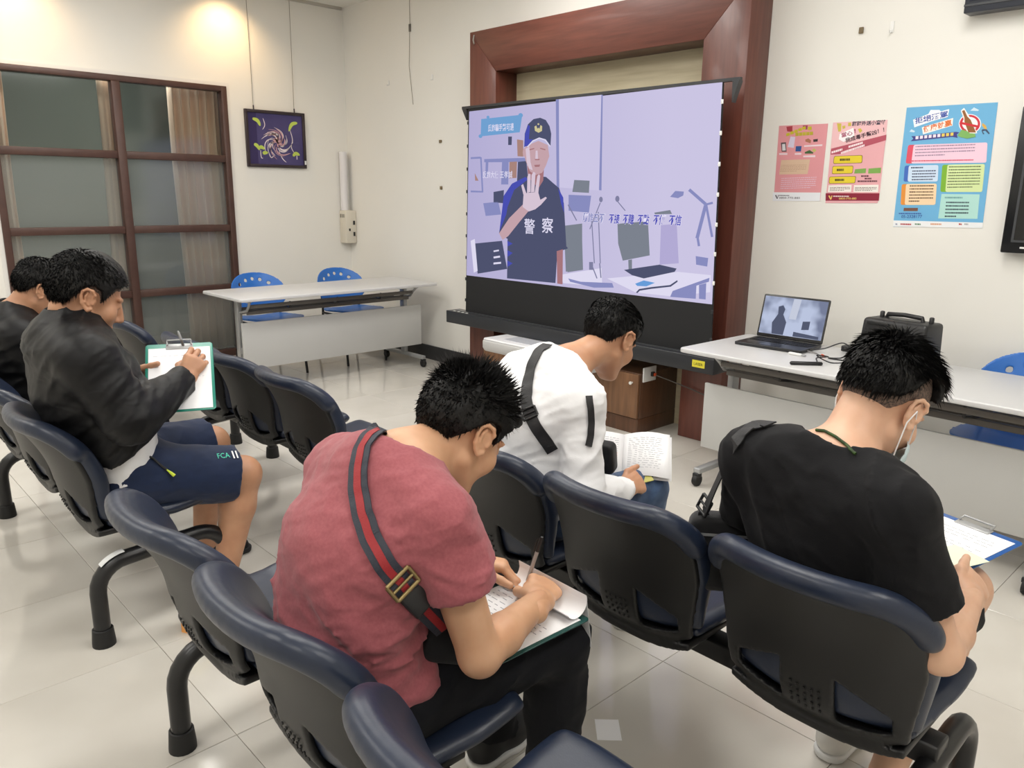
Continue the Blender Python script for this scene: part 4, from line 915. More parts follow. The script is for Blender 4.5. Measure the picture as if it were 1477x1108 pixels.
def hand_mesh(wrist, fy, dz, side, curls, thumb=((0.55, 0.75, -0.35), (-0.05, 0.9, -0.45)), sc=1.0, spread=0.05, h=0.0026):
    """palm, four jointed fingers of different lengths and a thumb from the side of the palm; side +1 right, -1 left"""
    fy = unit(fy); dz = np.array(dz, float); dz = unit(dz-fy*np.dot(dz, fy)); fx = np.cross(fy, dz); R = np.stack([fx, fy, dz], 1)
    o = np.array(wrist, float); W = lambda p: o+R@(np.array(p, float)*sc)
    F = Field(o-0.215*sc, o+0.215*sc, h)
    F.limb(W((0, -0.045, 0)), W((0, 0.012, 0)), 0.0235*sc, 0.0215*sc, 0.01, fx, 1.2, 1.3)
    F.limb(W((0, 0.012, 0)), W((0, 0.078, 0.002)), 0.0165*sc, 0.0150*sc, 0.016, fx, 1.7, 2.45)
    t = -side
    F.ell(W((t*0.022, 0.035, -0.010)), A3(0.020, 0.032, 0.016)*sc, R, 0.012)
    xs = [0.030, 0.0105, -0.0095, -0.0285]; ys = [0.082, 0.087, 0.083, 0.074]; ls = [(0.040, 0.025, 0.020), (0.044, 0.028, 0.021), (0.041, 0.026, 0.020), (0.032, 0.020, 0.018)]; rs = [0.0092, 0.0095, 0.0090, 0.0080]
    tips = []
    for i in range(4):
        p = A3(t*xs[i], ys[i], 0.0); a = 0.0; sp = t*(xs[i]/0.03)*spread; r = rs[i]
        F.limb(W((t*xs[i]*0.8, 0.055, 0.002)), W(p), 0.0105*sc, 0.0098*sc, 0.008)
        for j in range(3):
            a += math.radians(curls[i][j]); d = A3(math.sin(sp), math.cos(a)*math.cos(sp), -math.sin(a)); q = p+d*ls[i][j]
            F.limb(W(p), W(q), r*(1-0.06*j)*sc, r*(0.93-0.07*j)*sc, 0.0035); 
            if j: F.ell(W(p), A3(1, 1, 1)*r*1.03*sc, None, 0.003)
            p = q
        tips.append(W(p))
    p = A3(t*0.026, 0.022, -0.010); r = 0.0125
    for (d, L) in zip(((thumb[0]), (thumb[1]), (thumb[1])), (0.042, 0.030, 0.024)):
        d = unit((t*d[0], d[1], d[2])); q = p+d*L; F.limb(W(p), W(q), r*sc, r*0.88*sc, 0.005); r *= 0.90; p = q
    tips.append(W(p))
    V, Q = F.net(); return (relax(V, Q, 1, 0.4), Q), tips
def shoe(parent, heel, toe, m_up, m_so, name='shoe', collar=True):
    heel = np.array(heel, float); toe = np.array(toe, float); d = unit(toe-heel); L = np.linalg.norm(toe-heel); up = A3(0, 0, 1)
    lat = np.cross(d, up); F = Field(np.minimum(heel, toe)-0.1, np.maximum(heel, toe)+0.16, 0.006)
    P = lambda t, z: heel+d*L*t+up*z
    F.limb(P(0.12, 0.045), P(0.5, 0.045), 0.040, 0.042, 0.03); F.limb(P(0.5, 0.045), P(0.86, 0.032), 0.042, 0.028, 0.03, lat, 1.0, 1.35)
    if collar: F.limb(P(0.18, 0.06), P(0.22, 0.10), 0.040, 0.036, 0.03)
    F.cut(P(0, 0.012), (0, 0, -1))
    V, Q = F.net(); s = solid(name, [(relax(V, Q, 2), Q)], m_up, parent)
    F = Field(np.minimum(heel, toe)-0.1, np.maximum(heel, toe)+0.1, 0.006)
    F.limb(P(0.12, 0.02), P(0.5, 0.02), 0.045, 0.046, 0.02); F.limb(P(0.5, 0.02), P(0.86, 0.018), 0.046, 0.040, 0.02, lat, 1.0, 1.1)
    F.cut(P(0, 0.001), (0, 0, -1)); F.cut(P(0, 0.024), (0, 0, 1)); V, Q = F.net(); solid('sole', [(V, Q)], m_so, s)
    for k in range(3):
        a = P(0.42+0.1*k, 0.088-0.013*k); MB().tube([a-lat*0.028-up*0.012, a, a+lat*0.028-up*0.012], 0.003, 6).build('lace', m_so, s, smooth=True)
    return s
def frame_dir(yaw): return A3(math.cos(yaw), math.sin(yaw), 0)
def body_mesh(J, S, head_sc=1.0, hands=(), legs=True, arm=(0.050, 0.041, 0.040, 0.027), leg=(0.078, 0.058, 0.055, 0.036), g=-0.014, h=0.0054, armcut=None):
    lo, hi = bounds(J, 0.17); F = Field(lo, hi, h)
    torso(F, J, S, g)
    hc, HR = J['head'], J['HR']
    F.limb(J['nb'], hc+HR@(A3(0, -0.03, -0.05)*head_sc), J.get('nr', 0.058), 0.055*head_sc, 0.035)
    F.limb(J['nb']-A3(0, 0, 0.02), lerp(J['rsh'], J['nb'], 0.35), 0.055, 0.05, 0.05); F.limb(J['nb']-A3(0, 0, 0.02), lerp(J['lsh'], J['nb'], 0.35), 0.055, 0.05, 0.05)
    head_prims(F, hc, HR, head_sc)
    for s in 'rl':
        F.limb(J[s+'sh'], J[s+'el'], arm[0], arm[1], 0.03)
        F.limb(J[s+'el'], lerp(J[s+'el'], J[s+'wr'], 0.35), arm[2], arm[2]*1.02, 0.015); F.limb(lerp(J[s+'el'], J[s+'wr'], 0.35), J[s+'wr'], arm[2]*1.02, arm[3], 0.015)
        if legs:
            F.limb(J[s+'hi'], J[s+'kn'], leg[0], leg[1], 0.04); F.limb(J[s+'kn'], lerp(J[s+'kn'], J[s+'an'], 0.3), leg[1]*0.97, leg[2], 0.02)
            F.limb(lerp(J[s+'kn'], J[s+'an'], 0.3), J[s+'an'], leg[2], leg[3], 0.02)
            if s+'to' in J: F.limb(J[s+'an']-A3(0, 0, 0.02), J[s+'to'], leg[3]*0.9, 0.022, 0.02)
    V, Q = F.net(); return [(relax(V, Q, 1, 0.4), Q), ear_mesh(hc, HR, head_sc, 1), ear_mesh(hc, HR, head_sc, -1)]+list(hands)
from mathutils.bvhtree import BVHTree
def drape(objs, pix, off=0.004):
    """run a band over the clothes: first surface met by each sight line, lifted by off; returns points and normals"""
    vs = []; fs = []
    for o in objs:
        n = len(vs); vs += [v.co.copy() for v in o.data.vertices]; fs += [tuple(i+n for i in p.vertices) for p in o.data.polygons]
    T = BVHTree.FromPolygons(vs, fs); P = []; N = []
    pix = [tuple(lerp(a, b, t)) for a, b in zip(pix[:-1], pix[1:]) for t in (0, 0.34, 0.67)]+[pix[-1]]
    for u, v in pix:
        d = Vector(ray(u, v)).normalized(); h, n, i, ds = T.ray_cast(Vector((0, 0, CAM_H)), d)
        if h is None:
            h, n, i, ds = T.find_nearest(Vector((0, 0, CAM_H))+d*(P and (Vector(P[-1])-Vector((0, 0, CAM_H))).length or Vector(objs[0].data.vertices[0].co).length))
        if n.dot(d) > 0: n = -n
        P.append(np.array(h)+np.array(n)*off); N.append(np.array(n))
    return P, N
def smooth_pts(P, it=2):
    P = [np.array(p) for p in P]
    for _ in range(it):
        Q = [P[0]]
        for a, b in zip(P[:-1], P[1:]): Q += [lerp(a, b, 0.25), lerp(a, b, 0.75)]
        Q.append(P[-1]); P = Q
    return P
def band(name, P, N, width, m, parent, th=0.003, it=2):
    P = smooth_pts(P, it); N = smooth_pts(N, it); W = []
    for i in range(len(P)):
        t = P[min(i+1, len(P)-1)]-P[max(i-1, 0)]; W.append(np.cross(unit(t), unit(N[i])))
    return MB().strip(P, W, width, th).build(name, m, parent, smooth=False), P, N, W
def ring(name, p, n, t, w, l, m, parent, bar=0.004):
    """rectangular buckle frame"""
    t = unit(np.array(t)-np.array(n)*np.dot(t, n)); n = unit(n); x = np.cross(t, n); b = MB(); c = [p+x*w/2*a+t*l/2*q for a, q in ((-1, -1), (1, -1), (1, 1), (-1, 1), (-1, -1))]
    for a, q in zip(c[:-1], c[1:]): b.tube([a, q], bar, 8)
    b.tube([p-x*w/2, p+x*w/2], bar*0.8, 8)
    return b.build(name, m, parent, smooth=True)
def clipboard(loc, R, w, h, m_board, label, paper_label, lines=10, clip=True, seed=0, paper=True, clip_m=None, ink=None):
    t = bpy.data.objects.new('clipboard', None); col.objects.link(t); t.matrix_world = Matrix([[*R[i], loc[i]] for i in range(3)]+[[0, 0, 0, 1]])
    tag(t, label, 'clipboard', 'clipboards held by the seated men')
    MB().prism(rrect(w, h, 0.012), -0.0015, 0.0015).build('board', m_board, t, bevel=0.0008)
    if clip:
        c = MB().box2((-0.045, h/2-0.03, 0.0016), (0.045, h/2-0.004, 0.006)).build('clip', clip_m or m_steel, t, bevel=0.002)
        MB().tube([(-0.04, h/2-0.012, 0.008), (-0.04, h/2+0.008, 0.012), (0.04, h/2+0.008, 0.012), (0.04, h/2-0.012, 0.008)], 0.0028, 8).build('clip_wire', clip_m or m_steel, c, smooth=True)
    if paper:
        p = bpy.data.objects.new('paper_form', None); col.objects.link(p); p.matrix_world = t.matrix_world.copy()
        tag(p, paper_label, 'paper', 'paper forms being filled in')
        MB().box2((-w/2+0.01, -h/2+0.008, 0.002), (w/2-0.01, h/2-0.022, 0.0032)).build('sheet', m_paper, p)
        rnd = random.Random(seed)
        b = MB(); yy = h/2-0.06
        for k in range(lines):
            x = -w/2+0.025
            while x < w/2-0.035:
                L = rnd.uniform(0.006, 0.02); b.box2((x, yy-0.0010, 0.00325), (min(x+L, w/2-0.03), yy+0.0010, 0.0034)); x += L+rnd.uniform(0.003, 0.012)
                if rnd.random() < 0.06: break
            yy -= (h-0.11)/lines
        o = b.build('printed_lines', ink or m_ink, p); o['kind'] = 'stuff'
    return t
m_paper = mat('paper_white', rgb(240, 240, 242), 0.6); m_ink = mat('ink_grey', rgb(148, 150, 158), 0.7)
def pen(tip, top, m_a, m_b, label):
    tip = np.array(tip, float); top = np.array(top, float); d = top-tip
    t = bpy.data.objects.new('pen', None); col.objects.link(t); t.location = tip; tag(t, label, 'pen', 'pens being written with')
    MB().tube([(0, 0, 0), d*0.06, d*0.12, d*0.72], [0.0008, 0.003, 0.0048, 0.0048], 10).build('barrel', m_a, t, smooth=True)
    MB().tube([d*0.72, d*0.95, d], [0.0052, 0.0052, 0.003], 10).build('cap', m_b, t, smooth=True)
    u = unit(np.cross(d, (0.2, 0.4, 1))); MB().tube([d*0.95+u*0.005, d*0.9+u*0.009, d*0.66+u*0.008], 0.0015, 6).build('pen_clip', m_b, t, smooth=True)
FIST = ((62, 62, 35), (68, 66, 38), (74, 68, 40), (78, 68, 40)); GRIP = ((44, 52, 22), (58, 58, 30), (72, 66, 40), (76, 68, 40)); FLAT = ((18, 20, 12), (16, 22, 14), (18, 24, 14), (22, 26, 16)); WRITE = ((26, 62, 28), (34, 74, 36), (42, 80, 42), (48, 80, 42)); PINCH = ((38, 34, 18), (42, 38, 20), (46, 40, 22), (50, 44, 24))

def finish(F, it=1, lam=0.3): V, Q = F.net(); return [(relax(V, Q, it, lam), Q)]
def shirt(J, S, g, par, m, name, sleeve=0.55, sl_r=(0.068, 0.080), long=False, cuff=(0.046, 0.040), hem=None, front=None, neck=(0.078, 0.080, 0.062), neck_o=(0, 0.015, 0.03), folds=(), h=0.0060, extra=None, neck_R=None):
    keys = ['pel', 'wai', 'upp', 'nb', 'rsh', 'lsh', 'rel', 'lel']+(['rwr', 'lwr'] if long else [])
    lo, hi = bounds({k: J[k] for k in keys}, 0.2); F = Field(lo, hi, h)
    torso(F, J, S, g, 0.07)
    F.limb(J['pel']+A3(0, 0.0, 0.02), J['pel']+A3(0, 0.06, -0.03), S[0][0]+g, S[0][0]+g-0.005, 0.05, J['lat'], S[0][1], S[0][1])
    if extra: extra(F)
    if hem is not None: F.cut(J['pel']+A3(*hem[0]), hem[1], k=0.01)
    if front is not None: F.cut(J['pel']+A3(*front[0]), front[1], J['pel']-A3(0.35, 0.35, 0.35), J['pel']+A3(0.35, 0.35, 0.14), k=0.02)
    for fo in folds: F.wrinkle(*fo)
    # sleeves are grown on their own grid so that their cut ends stay clean
    G = Field(lo, hi, h)
    for s in 'rl':
        if long:
            G.limb(J[s+'sh'], J[s+'el'], sl_r[0], sl_r[1], 0.03); G.limb(J[s+'el'], J[s+'wr'], sl_r[1], cuff[0], 0.03)
            d = unit(J[s+'wr']-J[s+'el']); w = J[s+'wr']-d*0.012
            G.cut(w, d, w-0.09, w+0.09); G.limb(w-d*0.03, w-d*0.012, cuff[1]*1.08, cuff[1], 0.006)
        else:
            e = lerp(J[s+'sh'], J[s+'el'], sleeve); G.limb(J[s+'sh'], lerp(J[s+'sh'], J[s+'el'], sleeve+0.2), sl_r[0], sl_r[1], 0.03)
    for fo in folds: G.wrinkle(fo[0]*0.8, fo[1]*1.15, *fo[2:5])
    if not long:
        for s in 'rl':
            e = lerp(J[s+'sh'], J[s+'el'], sleeve); G.cut(e, unit(J[s+'el']-J[s+'sh']), e-0.14, e+0.14)
    q = np.clip(0.5+0.5*(F.F-G.F)/0.018, 0, 1); F.F = F.F*(1-q)+G.F*q-0.018*q*(1-q)
    if neck is not None: F.ell(J['nb']+A3(*neck_o), neck, J['HR'] if neck_R is None else neck_R, 0.014, sub=True)
    return wsolid(name, finish(F), m, par)
def trousers(J, par, m, name, pel=(0.112, 1.5), thigh=(0.086, 0.073), shin=(0.072, 0.064), end=0.075, short=None, folds=(), h=0.008):
    lo, hi = bounds({k: J[k] for k in ('pel', 'rkn', 'lkn', 'ran', 'lan', 'rhi', 'lhi')}, 0.19); F = Field(lo, hi, h)
    F.limb(J['pel'], J['pel']+A3(0, 0.05, -0.02), pel[0], pel[0]-0.004, 0.05, J['lat'], pel[1], pel[1])
    for s in 'rl':
        if short is not None:
            e = lerp(J[s+'hi'], J[s+'kn'], short); d = unit(J[s+'kn']-J[s+'hi'])
            G = Field(lo, hi, h); G.limb(J[s+'hi'], lerp(J[s+'hi'], J[s+'kn'], short+0.25), thigh[0], thigh[1], 0.05); G.cut(e, d)
            q = np.clip(0.5+0.5*(F.F-G.F)/0.05, 0, 1); F.F = F.F*(1-q)+G.F*q-0.05*q*(1-q)
        else:
            F.limb(J[s+'hi'], J[s+'kn'], thigh[0], thigh[1], 0.05); F.limb(J[s+'kn'], J[s+'an'], shin[0], shin[1], 0.03)
    if short is None: F.cut((0, 0, end), (0, 0, -1))
    for fo in folds: F.wrinkle(*fo)
    return wsolid(name, finish(F), m, par)
def world_child(o, par):
    """keep a mesh authored in world space in place under its parent"""
    o.parent = par; o.matrix_parent_inverse = par.matrix_basis.inverted(); return o
def wsolid(name, parts, m, par): return world_child(solid(name, parts, m), par)
def headR(yaw, pitch, roll=0.0): return rotz(yaw)@rotx(-pitch)@roty(roll)
def both_shoes(J, par, mu, ms):
    for s in 'rl':
        d = unit((J[s+'to']-J[s+'an'])*A3(1, 1, 0)); world_child(shoe(None, J[s+'an']*A3(1, 1, 0)-d*0.075+A3(0, 0, J.get('fz', 0)), J[s+'an']*A3(1, 1, 0)+d*0.20+A3(0, 0, J.get('fz', 0)), mu, ms), par)
# ---------------------------------------------------------------- man in the pink T-shirt, nearest the camera
J = dict(pel=A3(-1.24, 0.745, 0.555), wai=A3(-1.24, 0.725, 0.69), che=A3(-1.24, 0.75, 0.825), upp=A3(-1.24, 0.815, 0.925), nb=A3(-1.235, 0.875, 0.98),
    rsh=A3(-1.07, 0.825, 0.915), lsh=A3(-1.415, 0.835, 0.92), rel=A3(-1.0, 0.87, 0.65), rwr=A3(-1.085, 1.115, 0.635), lel=A3(-1.50, 0.97, 0.68), lwr=A3(-1.335, 1.13, 0.635),
    rhi=A3(-1.15, 0.78, 0.525), lhi=A3(-1.33, 0.78, 0.525), rkn=A3(-1.105, 1.20, 0.495), lkn=A3(-1.365, 1.21, 0.495), ran=A3(-1.10, 1.19, 0.09), lan=A3(-1.37, 1.24, 0.09), rto=A3(-1.09, 1.36, 0.03), lto=A3(-1.38, 1.41, 0.03),
    head=A3(-1.232, 1.018, 1.012))
J['lat'] = frame_dir(-0.03); J['HR'] = headR(0.0, math.radians(40)); J['nr'] = 0.060
S = [(0.100, 1.48), (0.096, 1.44), (0.104, 1.44), (0.086, 1.60)]
p2 = empty('person', (-1.24, 0.75, 0), 0, 'man in pink T-shirt bent over writing on a clipboard in his lap', 'person', 'seated men')
hr, tips_r = hand_mesh(J['rwr'], (-0.55, 0.82, -0.06), (0.42, 0.10, 0.90), 1, WRITE, ((0.5, 0.75, -0.5), (-0.25, 0.85, -0.5)), 1.06)
hl, tips_l = hand_mesh(J['lwr'], (0.72, 0.66, -0.12), (-0.1, 0.25, 0.95), -1, PINCH, ((0.6, 0.75, -0.1), (0.25, 0.9, -0.25)), 1.0)
bd = wsolid('body', body_mesh(J, S, 1.0, [hr, hl]), m_skin, p2)
low = lambda P: np.clip((0.90-P[:, 2])/0.2, 0.2, 1.0)
tee = shirt(J, S, 0.008, p2, m_pink, 't_shirt', 0.50, (0.066, 0.076), hem=((0, 0, -0.05), (0, 0.25, -1)), front=((0, 0.135, 0.0), (0, 1, -0.35)),
    folds=((0.022, 5.5, (0.5, 0.6, 2.6), rotx(0.3)@roty(0.7), 3.0, low), (0.012, 12, (0.6, 0.6, 2.2), roty(0.5), 9.0, low), (0.005, 26, (0.7, 0.7, 1.8), roty(-0.4), 5.0)))
tr_ = trousers(J, p2, m_trous, 'trousers', folds=((0.014, 6.5, (1.8, 0.8, 1.8), rotx(0.7), 4.0), (0.004, 18, (1.5, 0.8, 1.5), None, 6.0)))
both_shoes(J, p2, m_shoe, m_sole)
world_child(add_hair(None, J['head'], J['HR'], 1.0, 3200, 0.034, (0, -0.1, 0.45), 3, 0.9, lift=1.0, tu=0.5, low=0.35, grow=0.012, top=0.016, amp=0.008, fringe=[((-0.03, 0.09, 0.075), (-0.02, 0.125, 0.02), 0.022, 0.012), ((0.03, 0.09, 0.075), (0.035, 0.12, 0.02), 0.022, 0.012)]), p2)
world_child(solid('hair_fade', [hair_mesh(J['head'], J['HR'], 1.0, 0.0035, -0.012, 0, 5.0, 0.0045, 0.004)], m_fade), p2)
# cross-body bag: striped webbing over the left shoulder, buckle, pouch at the right hip
m_web = mat('webbing_navy', rgb(40, 44, 56), 0.6, bump=0.4, bscale=300); m_webr = mat('webbing_red', rgb(150, 32, 38), 0.6, bump=0.4, bscale=300); m_brass = mat('antique_brass', rgb(150, 132, 92), 0.35, metal=0.8)
bag = empty('crossbody_bag', (-1.05, 0.95, 0.56), 0, 'crossbody bag with navy and red striped strap on the man in pink', 'bag', 'crossbody bags')
pix = [(556, 621), (547, 622), (534, 631), (524, 648), (519, 675), (518, 705), (524, 741), (536, 780), (555, 813), (577, 840), (592, 857), (604, 871)]
P, N = drape([tee, bd], pix, 0.006)
P += [A3(-1.062, 0.835, 0.69)]; N += [unit((0.75, -0.55, 0.3))]
a, Pp, Np, Wp = band('strap', P, N, 0.040, m_web, bag); world_child(a, bag)
a2, *_ = band('strap_stripe', [p+n*0.0022 for p, n in zip(P, N)], N, 0.015, m_webr, bag, 0.001); world_child(a2, bag)
i = int(len(Pp)*0.79); t = Pp[i+1]-Pp[i-1]
world_child(ring('buckle', Pp[i]+Np[i]*0.006, Np[i], t, 0.052, 0.034, m_brass, None), bag)
i = int(len(Pp)*0.90); t = unit(Pp[min(i+1, len(Pp)-1)]-Pp[i-1]); Rb = np.stack([np.cross(t, unit(Np[i])), t, unit(Np[i])], 1)
world_child(MB().box(Pp[i]+Np[i]*0.006, (0.048, 0.055, 0.014), Rb).build('clasp', m_blackp, None, bevel=0.004), bag)
e = Pp[-1]; world_child(MB().prism(rrect(0.15, 0.10, 0.025), -0.03, 0.03, np.stack([unit((0.25, 0.9, -0.35)), unit((0.1, 0.3, 0.95)), unit(np.cross(unit((0.25, 0.9, -0.35)), unit((0.1, 0.3, 0.95))))], 1), (-1.095, 0.885, 0.64)).build('pouch', cloth('bag_black', rgb(20, 20, 22), 0.1, 0.6), None, bevel=0.014, bseg=3), bag)
# clipboard on his lap, sheet, turned-over page, pen
m_bgreen = mat('board_green', rgb(26, 70, 66), 0.25); m_bteal = mat('board_teal', rgb(24, 128, 110), 0.3)
zb_ = 0.586
cb2 = clipboard(A3(-1.145, 1.055, zb_), rotz(-0.03), 0.255, 0.315, m_bgreen, 'dark green clipboard on the lap of the man in pink', 'densely printed form under the hand of the man in pink', 13, True, 2)
b = MB(); P = []; ns = 18
for i in range(ns+1):
    a = math.radians(-60+i*12.5)
    if i <= 14: P.append((0, 0.118+0.032*math.sin(a)+0.01, 0.035-0.032*math.cos(a)))
    else: P.append((0, P[-1][1]+0.006, P[-1][2]-0.035))
pts = [A3(-1.145, 1.055, zb_+0.004)+rotz(-0.03)@A3(*p) for p in P]
pg2 = MB().strip(pts, [A3(1, -0.03, 0)]*len(pts), 0.225, 0.0008).build('turned_page', m_paper, None, smooth=True); tag(pg2, 'white page folded back over the top of the green clipboard', 'paper', 'paper forms being filled in')
pen(lerp(tips_r[0], tips_r[4], 0.5)*A3(1, 1, 0)+A3(-0.02, 0.03, zb_+0.005), lerp(tips_r[0], tips_r[4], 0.5)*A3(1, 1, 0)+A3(0.03, 0.03, 0.735), m_steel, m_blackp, 'silver and black pen in the hand of the man in pink')
# ---------------------------------------------------------------- man in the white top, front row
J = dict(pel=A3(-1.675, 1.63, 0.555), wai=A3(-1.675, 1.63, 0.69), che=A3(-1.675, 1.655, 0.825), upp=A3(-1.675, 1.725, 0.92), nb=A3(-1.672, 1.825, 0.975),
    rsh=A3(-1.49, 1.695, 0.895), lsh=A3(-1.845, 1.78, 0.915), rel=A3(-1.415, 1.635, 0.635), rwr=A3(-1.485, 1.92, 0.575), lel=A3(-1.92, 1.93, 0.68), lwr=A3(-1.80, 2.10, 0.61),
    rhi=A3(-1.585, 1.66, 0.525), lhi=A3(-1.765, 1.66, 0.525), rkn=A3(-1.555, 2.13, 0.50), lkn=A3(-1.80, 2.10, 0.50), ran=A3(-1.55, 2.08, 0.09), lan=A3(-1.81, 2.12, 0.09), rto=A3(-1.54, 2.25, 0.03), lto=A3(-1.82, 2.29, 0.03),
    head=A3(-1.662, 2.025, 1.035))
J['lat'] = frame_dir(0.06); J['HR'] = headR(0.05, math.radians(35)); J['nr'] = 0.056
S = [(0.098, 1.48), (0.095, 1.45), (0.102, 1.48), (0.082, 1.65)]
p1 = empty('person', (-1.675, 1.63, 0), 0, 'man in white long-sleeved top and jeans reading sheets of paper', 'person', 'seated men')
hr1, tr1 = hand_mesh(J['rwr'], (-0.05, 0.99, 0.02), (0.72, 0.05, 0.65), 1, PINCH, ((0.5, 0.8, 0.15), (0.05, 0.95, 0.1)), 0.98)
hl1, tl1 = hand_mesh(J['lwr'], (0.70, 0.70, -0.06), (-0.15, 0.05, 0.98), -1, FLAT, ((0.6, 0.75, 0.05), (0.2, 0.95, -0.1)), 0.98)
bd1 = wsolid('body', body_mesh(J, S, 0.98, [hr1, hl1]), m_skin_d, p1)
top1 = shirt(J, S, 0.010, p1, m_white, 'long_sleeved_top', sl_r=(0.066, 0.058), long=True, cuff=(0.042, 0.036), hem=((0, 0, -0.05), (0, 0.2, -1)), front=((0, 0.14, 0), (0, 1, -0.3)), neck=(0.068, 0.072, 0.055),
    folds=((0.016, 5.5, (0.7, 0.7, 2.2), rotx(0.5)@roty(0.4), 13.0), (0.005, 17, (0.7, 0.7, 2), roty(-0.5), 2.0)))
trousers(J, p1, m_jean, 'jeans', folds=((0.010, 8, (1.6, 0.9, 1.6), rotx(0.6), 8.0), (0.004, 20, (1.5, 0.9, 1.5), None, 3.0)))
both_shoes(J, p1, m_shoe, m_sole)
world_child(add_hair(None, J['head'], J['HR'], 0.98, 3000, 0.020, (0, 0.4, -0.1), 5, 0.35, lift=0.25, low=0.6, grow=0.010, top=0.010, amp=0.005), p1)
world_child(solid('hair_fade', [hair_mesh(J['head'], J['HR'], 0.98, 0.003, -0.014, 0, 5.0, 0.0045, 0.003)], m_fade), p1)
bag1 = empty('crossbody_bag', (-1.62, 1.95, 0.62), 0, 'black crossbody bag with plain black strap on the man in white', 'bag', 'crossbody bags')
m_bstrap = mat('strap_black', rgb(26, 26, 29), 0.55, bump=0.4, bscale=300); m_bagb = cloth('bag_black_nylon', rgb(22, 22, 24), 0.1, 0.6)
P, N = drape([top1, bd1], [(790, 499), (778, 507), (768, 527), (762, 553), (759, 576), (763, 596), (773, 615), (786, 634), (797, 650)], 0.006)
a, Pp, Np, Wp = band('strap', P, N, 0.036, m_bstrap, bag1); world_child(a, bag1)
i = int(len(Pp)*0.62); world_child(ring('buckle', Pp[i]+Np[i]*0.004, Np[i], Pp[i+1]-Pp[i-1], 0.046, 0.03, m_blackp, None), bag1)
P, N = drape([top1, bd1], [(849, 572), (851, 590), (852, 610), (851, 628), (848, 644)], 0.006)
a, *_ = band('front_strap', P, N, 0.02, m_bstrap, bag1); world_child(a, bag1)
world_child(MB().prism(rrect(0.17, 0.11, 0.02), -0.025, 0.025, np.stack([unit((0.9, 0.3, 0)), unit((0.05, -0.2, 0.97)), unit(np.cross(unit((0.9, 0.3, 0)), unit((0.05, -0.2, 0.97))))], 1), (-1.63, 1.915, 0.655)).build('pouch', m_bagb, None, bevel=0.012, bseg=3), bag1)
# stapled form held open in both hands
wv = unit((0.80, 0.60, 0.0)); hv = unit((-0.50, 0.62, 0.33)); hv = unit(hv-wv*np.dot(hv, wv)); nv = np.cross(wv, hv); Rp = np.stack([wv, hv, nv], 1); op = A3(-1.655, 2.115, 0.60)
bk = bpy.data.objects.new('stapled_form', None); col.objects.link(bk); bk.matrix_world = Matrix([[*Rp[i], op[i]] for i in range(3)]+[[0, 0, 0, 1]])
tag(bk, 'open stapled paper form held by the man in white', 'paper')
def page(x0, x1, lift, z, nm):
    P = []; F = []; n = 8
    for i in range(n+1):
        t = i/n; x = x0+(x1-x0)*t; zz = z+lift*math.sin(math.pi*min(1, abs(x)/0.15)*0.8)
        P += [(x, -0.118, zz), (x, 0.118, zz)]
    for i in range(n): F.append((2*i, 2*i+2, 2*i+3, 2*i+1))
    o = MB().add(P, F).build(nm, m_paper, bk, smooth=True); s_ = o.modifiers.new('t', 'SOLIDIFY'); s_.thickness = 0.0008; return o
page(0, -0.165, 0.012, 0.0, 'left_page'); pr_ = page(0, 0.165, 0.020, 0.0, 'right_page'); page(0.004, 0.172, 0.006, -0.004, 'under_page')
rnd = random.Random(4); b = MB(); r_ = MB()
for k in range(15):
    yy = 0.085-0.0115*k
    for s in (-1, 1):
        x = 0.018
        while x < 0.128:
            L = rnd.uniform(0.005, 0.02); zz = (0.020 if s > 0 else 0.012)*math.sin(math.pi*(x+L/2)/0.15*0.8)+0.0012
            (r_ if (s < 0 and 7 <= k <= 8) else b).box((s*(x+L/2), yy, zz), (L, 0.0013, 0.0003)); x += L+rnd.uniform(0.003, 0.008)
o = b.build('printed_lines', m_ink, bk); o['kind'] = 'stuff'; o = r_.build('red_stamp_lines', mat('ink_red', rgb(214, 120, 120), 0.7), bk); o['kind'] = 'stuff'

cd_ = MB().box2((-0.02, -0.03, -0.001), (0.02, 0.03, 0.001)).build('small_card', mat('card_olive', rgb(176, 172, 92), 0.5), None); cd_.location = tuple(lerp(tr1[1], tr1[4], 0.5)+A3(0.02, 0.03, -0.012)); cd_.rotation_euler = (0.2, 0.3, -0.5); tag(cd_, 'small olive card between the fingers of the man in white', 'card')
# ---------------------------------------------------------------- man in the black T-shirt with face mask
J = dict(pel=A3(-0.635, 1.62, 0.555), wai=A3(-0.645, 1.575, 0.69), che=A3(-0.655, 1.56, 0.84), upp=A3(-0.66, 1.545, 0.905), nb=A3(-0.662, 1.59, 0.975),
    rsh=A3(-0.505, 1.48, 0.93), lsh=A3(-0.83, 1.54, 0.94), rel=A3(-0.405, 1.53, 0.655), rwr=A3(-0.432, 1.79, 0.662), lel=A3(-0.90, 1.66, 0.69), lwr=A3(-0.74, 1.86, 0.67),
    rhi=A3(-0.545, 1.65, 0.525), lhi=A3(-0.725, 1.65, 0.525), rkn=A3(-0.505, 2.02, 0.575), lkn=A3(-0.74, 2.08, 0.57), ran=A3(-0.55, 1.80, 0.14), lan=A3(-0.74, 1.98, 0.13), rto=A3(-0.54, 1.95, 0.03), lto=A3(-0.74, 2.12, 0.03),
    head=A3(-0.642, 1.715, 1.075))
J['lat'] = frame_dir(-0.12); J['HR'] = headR(-0.18, math.radians(38), 0.10); J['nr'] = 0.060
S = [(0.105, 1.50), (0.102, 1.42), (0.108, 1.42), (0.088, 1.55)]
p3 = empty('person', (-0.635, 1.62, 0), 0, 'man in black T-shirt and face mask looking down at a blue clipboard', 'person', 'seated men')
